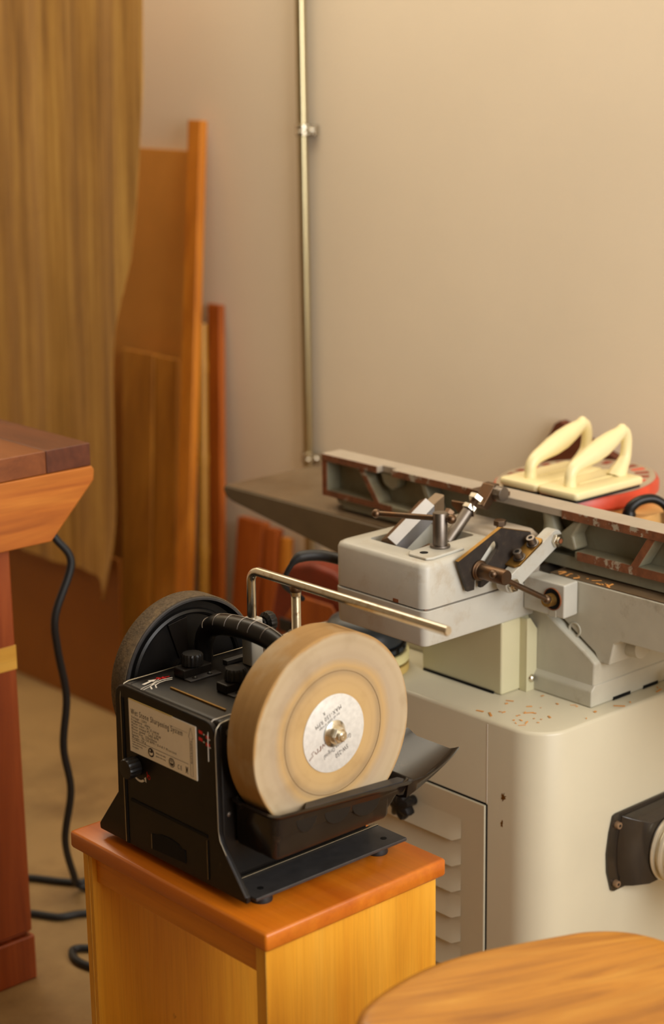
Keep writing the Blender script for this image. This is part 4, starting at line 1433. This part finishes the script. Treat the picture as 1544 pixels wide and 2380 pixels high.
# front plate screws
for x_, z_ in ((1.283, 0.690), (1.281, 0.585)):
    mb = MB()
    mb.lathe([(0.0038, 0.0), (0.0036, 0.0012), (0.0006, 0.0022)], (x_, 1.6285, z_), (0, -1, 0), 14)
    mb.build('plate_screw', MT['grey_steel'], sh)

# grindstone
mb = MB()
mb.lathe([(0.108, 0.0), (0.1245, 0.0), (0.1255, 0.0012), (0.1255, 0.0488), (0.1245, 0.050), (0.02, 0.050)], (WX, 1.612, WZ), (0, -1, 0), 128)
stone = mb.build('grindstone', MT['stone'], sh, sharp=30)
stone['label'] = 'sandy beige grindstone disc'
mb = MB()
mb.lathe([(0.0775, 0.0), (0.0782, 0.0), (0.0782, 0.00035), (0.0775, 0.00035)], (WX, 1.562, WZ), (0, -1, 0), 96, False)
mb.build('turned_line', MT['hose'], stone)
mb = MB()
mb.lathe([(0.0492, 0.0), (0.0492, 0.0008), (0.049, 0.0009)], (WX, 1.562, WZ), (0, -1, 0), 96)
lab = mb.build('stone_label', MT['label_foil'], stone)
fs = Frame((WX, 1.5609, WZ), (1, 0, 0), (0, 0, 1))
mb = MB()
rot = math.radians(203)
c_, s_ = math.cos(rot), math.sin(rot)


def at_rot(a, b):
    return (a * c_ - b * s_, a * s_ + b * c_)


def stone_text(body, size, a, b, xs=0.8, shear=0.12, sp=1.1):
    x_, y_ = at_rot(a, b)
    letter(stone, MT['ink'], fs, body, size, x_, y_, 'CENTER', xs, rot, sp, shear)


stone_text('MAX-150 RPM', 0.0078, -0.001, -0.0272, 0.82, 0.1, 1.2)
stone_text('for all types of edge', 0.0048, 0.000, -0.0196, 0.82, 0.1, 1.1)
stone_text('Grindstone Original', 0.0082, 0.002, 0.0160, 0.62, 0.15, 1.15)
stone_text('SW-250', 0.0086, -0.001, 0.0260, 0.72, 0.15, 1.1)
stone_text('R', 0.0066, 0.003, -0.0350, 0.9, 0.1)
mb = MB()


def stroke(pts, w):
    ribbon(mb, fs, [at_rot(a, b) for a, b in pts], w)


for pts_, w_ in (([(0.0170, 0.0020), (0.0195, 0.0055), (0.0205, 0.0015)], 0.0012), ([(0.0205, 0.0015), (0.0235, 0.0060)], 0.0012), ([(0.0245, 0.0010), (0.0262, 0.0058), (0.0290, 0.0062)], 0.0016), ([(0.0300, 0.0008), (0.0308, 0.0058), (0.0345, 0.0060), (0.0350, 0.0022)], 0.0012), ([(0.0355, 0.0005), (0.0400, 0.0010), (0.0395, 0.0052), (0.0425, 0.0055), (0.0470, 0.0070)], 0.0009)):
    stroke(pts_, w_)
mb.build('emblem', MT['wood_scrap'], stone, fix=False, smooth=False)
# washer, nut and shaft end
mb = MB()
mb.lathe([(0.0165, 0.0), (0.0168, 0.0018), (0.0150, 0.0030), (0.0125, 0.0055)], (WX, 1.5609, WZ), (0, -1, 0), 40)
mb.build('flange_washer', MT['nut_steel'], stone)
mb = MB()
mb.hexnut((WX, 1.5557, WZ), (WX, 1.5485, WZ), 0.0105)
mb.build('shaft_nut', MT['nut_steel'], stone, 0.0012)
mb = MB()
mb.lathe([(0.0062, 0.0), (0.0062, 0.0040), (0.0048, 0.0052), (0.0012, 0.0052), (0.0010, 0.0040)], (WX, 1.5485, WZ), (0, -1, 0), 24)
mb.build('shaft_end', MT['nut_steel'], stone)

# leather honing wheel
lw = MB()
lw.lathe([(0.104, 0.0), (0.1095, 0.0), (0.1105, 0.002), (0.1105, 0.027), (0.1095, 0.029), (0.1048, 0.029), (0.104, 0.0)], (WX, 1.8690, WZ), (0, -1, 0), 96, False)
lea = lw.build('leather_wheel', MT['leather'], sh, sharp=30)
lea['label'] = 'worn brown leather honing wheel'
mb = MB()
mb.lathe([(0.1045, 0.0), (0.1075, 0.0), (0.1085, 0.0015), (0.1070, 0.003), (0.1045, 0.003)], (WX, 1.8402, WZ), (0, -1, 0), 96, False)
mb.build('rim_edge', MT['base_metal'], lea)
mb = MB()
mb.lathe([(0.1046, 0.0), (0.1046, 0.0120), (0.100, 0.0040), (0.0915, 0.0030), (0.0900, 0.0075), (0.0868, 0.0095), (0.0838, 0.0075), (0.0825, 0.0030), (0.030, 0.0030), (0.028, 0.0100), (0.010, 0.0100)], (WX, 1.8550, WZ), (0, -1, 0), 96)
mb.build('wheel_dish', MT['black_plastic'], lea, sharp=30)
for a in (100, 220, 340):
    mb = MB()
    aa = math.radians(a)
    d_v = Vector((math.cos(aa), 0, math.sin(aa)))
    t_v = Vector((-math.sin(aa), 0, math.cos(aa)))
    c_v = Vector((WX, 1.8518, WZ))
    mb.prism([c_v + d_v * 0.028 - t_v * 0.008, c_v + d_v * 0.080 - t_v * 0.016, c_v + d_v * 0.080 + t_v * 0.016, c_v + d_v * 0.028 + t_v * 0.008], (0, -0.003, 0))
    mb.build('spoke', MT['black_sheet'], lea, 0.001)
mb = MB()
mb.cyl((WX, 1.83, WZ), (WX, 1.86, WZ), 0.006, n=18)
mb.build('shaft', MT['grey_steel'], sh)

# carrying handle with a grid of grip ribs, tinted grey to imitate their highlights
hp = spline([(1.400, 1.822, 0.704), (1.400, 1.822, 0.728), (1.400, 1.812, 0.748), (1.400, 1.790, 0.760), (1.400, 1.755, 0.766), (1.400, 1.715, 0.768), (1.400, 1.680, 0.764), (1.400, 1.655, 0.752), (1.400, 1.640, 0.730), (1.400, 1.638, 0.704)], 6)
mb = MB()
hr = []
for k in range(len(hp)):
    t = k / (len(hp) - 1)
    hr.append(0.0115 + 0.0025 * math.sin(PI * t))
mb.tube(hp, 0.0135, 18, hr)
hd = mb.build('carry_handle', MT['black_plastic'], sh)
for yk in (1.806, 1.785, 1.762, 1.738, 1.714, 1.690, 1.667):
    q = min(hp, key=lambda p: abs(p.y - yk) + (0.2 if p.z < 0.735 else 0))
    i = [k for k in range(len(hp)) if hp[k] is q][0]
    d_v = (hp[min(i + 1, len(hp) - 1)] - hp[max(i - 1, 0)]).normalized()
    up = Vector((1, 0, 0)).cross(d_v)
    if up.z < 0:
        up = -up
    pts_ = [q + Vector((-math.cos(math.radians(a)), 0, 0)) * (hr[i] + 0.0002) + up * math.sin(math.radians(a)) * (hr[i] + 0.0002) for a in range(10, 171, 10)]
    MB().tube(pts_, 0.0006, 6).build('grip_rib', MT['grey_steel'], hd)
pts_ = []
for i in range(8, len(hp) - 10):
    d_v = (hp[i + 1] - hp[i - 1]).normalized()
    up = Vector((1, 0, 0)).cross(d_v)
    if up.z < 0:
        up = -up
    pts_.append(hp[i] + up * (hr[i] + 0.0001) + Vector((0.002, 0, 0)))
MB().tube(pts_, 0.0007, 6).build('grip_rib', MT['grey_steel'], hd)

# support bar on two legs over the stone
BX = 1.437
mb = MB()
bar = [Vector((BX, 1.767, 0.716)), Vector((BX, 1.767, 0.78)), Vector((BX, 1.767, 0.816))]
for k in range(1, 9):
    a = PI / 2 * k / 9
    bar.append(Vector((BX, 1.767 - 0.015 * (1 - math.cos(a)), 0.816 + 0.015 * math.sin(a))))
bar += [Vector((BX, 1.752, 0.8315)), Vector((BX, 1.60, 0.8318)), Vector((BX, 1.413, 0.8322))]
mb.tube(bar, 0.0060, 22)
mb.lathe([(0.0060, 0.0), (0.0050, 0.0014)], (BX, 1.413, 0.8322), (0, -1, 0), 22)
sbar = mb.build('support_bar', MT['chrome'], sh, sharp=50)
sbar['label'] = 'bent zinc-plated tool support bar'
mb = MB()
prof = [(0.0052, 0.0)]
for k in range(58):
    prof.append((0.0061 if k % 2 else 0.0052, 0.0006 + 0.0008 * 2 * k / 2))
mb.lathe(prof, (BX, 1.679, 0.7700), (0, 0, 1), 20)
mb.cyl((BX, 1.679, 0.816), (BX, 1.679, 0.8275), 0.0066, 0.0072, 18)
mb.build('threaded_leg', MT['chrome'], sbar, sharp=80)
mb = MB()
mb.ball((BX, 1.679, 0.8245), 0.0078, 14, 8)
mb.build('weld_bead', MT['dark_rust'], sbar)
mb = MB()
mb.lathe([(0.0105, 0.0), (0.0110, 0.001), (0.0110, 0.007), (0.0100, 0.008)], (BX, 1.679, 0.762), (0, 0, 1), 24)
mb.build('micro_nut', MT['black_plastic'], sbar)
for yk, zt in ((1.767, 0.7665), (1.679, 0.7615)):
    mb = MB()
    mb.loft([rrect(BX - 0.0105, BX + 0.0105, yk - 0.0105, yk + 0.0105, 0.003, z, 2) for z in (0.7046, zt)])
    sl = mb.build('sleeve', MT['alu'], sh, 0.0008)
    if yk > 1.7:
        mb = MB()
        mb.cyl((BX + 0.0106, yk, 0.7555), (BX + 0.0185, yk, 0.7555), 0.0045, n=16)
        mb.cyl((BX + 0.0160, yk, 0.7555), (BX + 0.0200, yk, 0.7555), 0.0060, n=16)
        mb.lathe([(0.0085, 0.0), (0.0132, 0.003), (0.0138, 0.009), (0.0128, 0.013), (0.004, 0.0135)], (BX + 0.0195, yk, 0.7555), (1, 0, 0), 72, True, lambda a: 1 + 0.03 * math.cos(14 * a))
        mb.build('lock_knob', MT['black_plastic'], sl, sharp=30)
    # L-bar carrying the sleeve
MB().box(BX - 0.03, BX + 0.012, 1.7835, 1.7935, 0.7047, 0.7105).build('rail_strip', MT['base_metal'], sh, 0.001)

# water trough with a spout
TY0, TY1 = 1.550, 1.6275
mb = MB()
rim = lambda x: 0.6045 - 0.085 * (x - 1.30)
R_ = [
    rrect(1.290, 1.474, TY0 + 0.004, TY1, 0.008, 0.5465, 4),
    rrect(1.288, 1.476, TY0 + 0.002, TY1, 0.008, 0.5500, 4),
    rrect(1.287, 1.478, TY0 + 0.001, TY1, 0.008, 0.5730, 4),
    rrect(1.2865, 1.503, TY0 - 0.001, TY1, 0.010, 0.5745, 4),
    rrect(1.2845, 1.508, TY0 - 0.003, TY1, 0.012, lambda x: rim(x) - 0.006, 4),
    rrect(1.279, 1.512, TY0 - 0.010, TY1, 0.014, lambda x: rim(x) - 0.001, 4),
    rrect(1.278, 1.513, TY0 - 0.011, TY1, 0.014, lambda x: rim(x) + 0.001, 4),
    rrect(1.282, 1.509, TY0 - 0.006, TY1 - 0.002, 0.013, lambda x: rim(x) + 0.002, 4),
    rrect(1.288, 1.504, TY0 - 0.0005, TY1 - 0.003, 0.010, lambda x: rim(x) - 0.002, 4),
    rrect(1.2905, 1.472, TY0 + 0.0045, TY1 - 0.003, 0.008, 0.5495, 4),
]
mb.loft(R_)
trough = mb.build('water_trough', MT['black_tray'], sh, sharp=40)
# spout: a shallow dish rising to its tip
mb = MB()
outer_l, inner_l = [], []
NX = 14
for k in range(NX + 1):
    t = k / NX
    x = 1.498 + (1.596 - 1.498) * t
    zb = 0.568 + 0.034 * t ** 1.1
    zr = 0.5885 + 0.0185 * max(0, (t - 0.3) / 0.7) ** 1.6
    zr = max(zr, zb + 0.003)
    ya_, yb_ = TY0 - 0.009 + 0.006 * t ** 4, 1.648 - 0.004 * t ** 4
    outer_l.append([(x, ya_, zr), (x, ya_ + 0.004, zb - 0.0005), (x, ya_ + 0.016, zb - 0.004), (x, yb_ - 0.016, zb - 0.004), (x, yb_ - 0.004, zb - 0.0005), (x, yb_, zr),
                    (x, yb_ - 0.003, zr), (x, yb_ - 0.009, zb + 0.002), (x, yb_ - 0.018, zb - 0.0015), (x, ya_ + 0.018, zb - 0.0015), (x, ya_ + 0.009, zb + 0.002), (x, ya_ + 0.003, zr)])
mb.loft(outer_l)
sp = mb.build('spout', MT['black_tray'], trough, sharp=60)
# flat scraper ledge inside the near rim
mb = MB()
mb.prism([(1.330, 1.5455, 0.6012), (1.492, 1.5455, 0.5890), (1.500, 1.5515, 0.5885), (1.497, 1.5605, 0.5890), (1.345, 1.5605, 0.6000)], (0, 0, 0.0022))
mb.build('scraper_ledge', MT['base_metal'], trough, 0.0006)
# shallow recesses pressed into the trough front
for k, (xc, w) in enumerate(((1.335, 0.017), (1.385, 0.022), (1.432, 0.024))):
    mb = MB()
    pts_ = [(xc + w * math.cos(math.radians(a)), 0.5945 - 0.085 * (xc - 1.30) + 0.020 * math.sin(math.radians(a))) for a in range(180, 361, 15)]
    mb.prism_xz(pts_, TY0 - 0.0025, TY0 + 0.002)
    mb.build('finger_recess', MT['black_plastic'], trough, 0.0006)

# ------------------------------------------------------------------ near stool seat, lower corner
ns = thing('saddle_stool', (1.33, 1.06, 0.0), 'glossy hardwood stool with a wide rounded dished seat', 'stool')
SH = 0.50


def seat_outline(s, z):
    base = [(1.158, 1.262), (1.176, 1.290), (1.215, 1.306), (1.275, 1.315), (1.330, 1.312), (1.385, 1.297), (1.465, 1.264), (1.500, 1.246), (1.530, 1.215), (1.545, 1.170), (1.540, 1.110), (1.520, 1.040), (1.490, 0.975), (1.455, 0.935), (1.400, 0.915), (1.330, 0.918), (1.255, 0.945), (1.200, 0.985), (1.165, 1.04), (1.147, 1.11), (1.143, 1.19)]
    P = [Vector((x, y, 0)) for x, y in base]
    n = len(P)
    out = []
    cx_, cy_ = 1.345, 1.115
    for i in range(n):
        for k in range(4):
            t = k / 4
            a, b, c, d = P[i - 1], P[i], P[(i + 1) % n], P[(i + 2) % n]
            q = 0.5 * ((2 * b) + (c - a) * t + (2 * a - 5 * b + 4 * c - d) * t * t + (3 * b - a - 3 * c + d) * t ** 3)
            v = Vector((q.x - cx_, q.y - cy_, 0))
            L = v.length
            v = v * ((L - s) / L) if s < 0.1 else v * (1 - s)
            out.append((cx_ + v.x, cy_ + v.y, z))
    return out


mb = MB()
mb.loft([seat_outline(a, SH + h) for a, h in ((0.045, -0.038), (0.024, -0.035), (0.008, -0.027), (0.001, -0.016), (0.0, -0.011), (0.003, -0.004), (0.009, -0.0005), (0.016, 0.0), (0.20, -0.001), (0.45, -0.004), (0.75, -0.006), (0.96, -0.006))])
mb.build('seat', MT['seat'], ns, sharp=70)
for x, y, dx_, dy_ in ((1.22, 1.23, -0.03, 0.03), (1.47, 1.21, 0.03, 0.03), (1.46, 1.0, 0.03, -0.03), (1.25, 1.02, -0.03, -0.03)):
    mb = MB()
    mb.cyl((x + dx_, y + dy_, 0.0), (x, y, 0.464), 0.014, 0.019, 20)
    mb.build('leg', MT['seat'], ns)
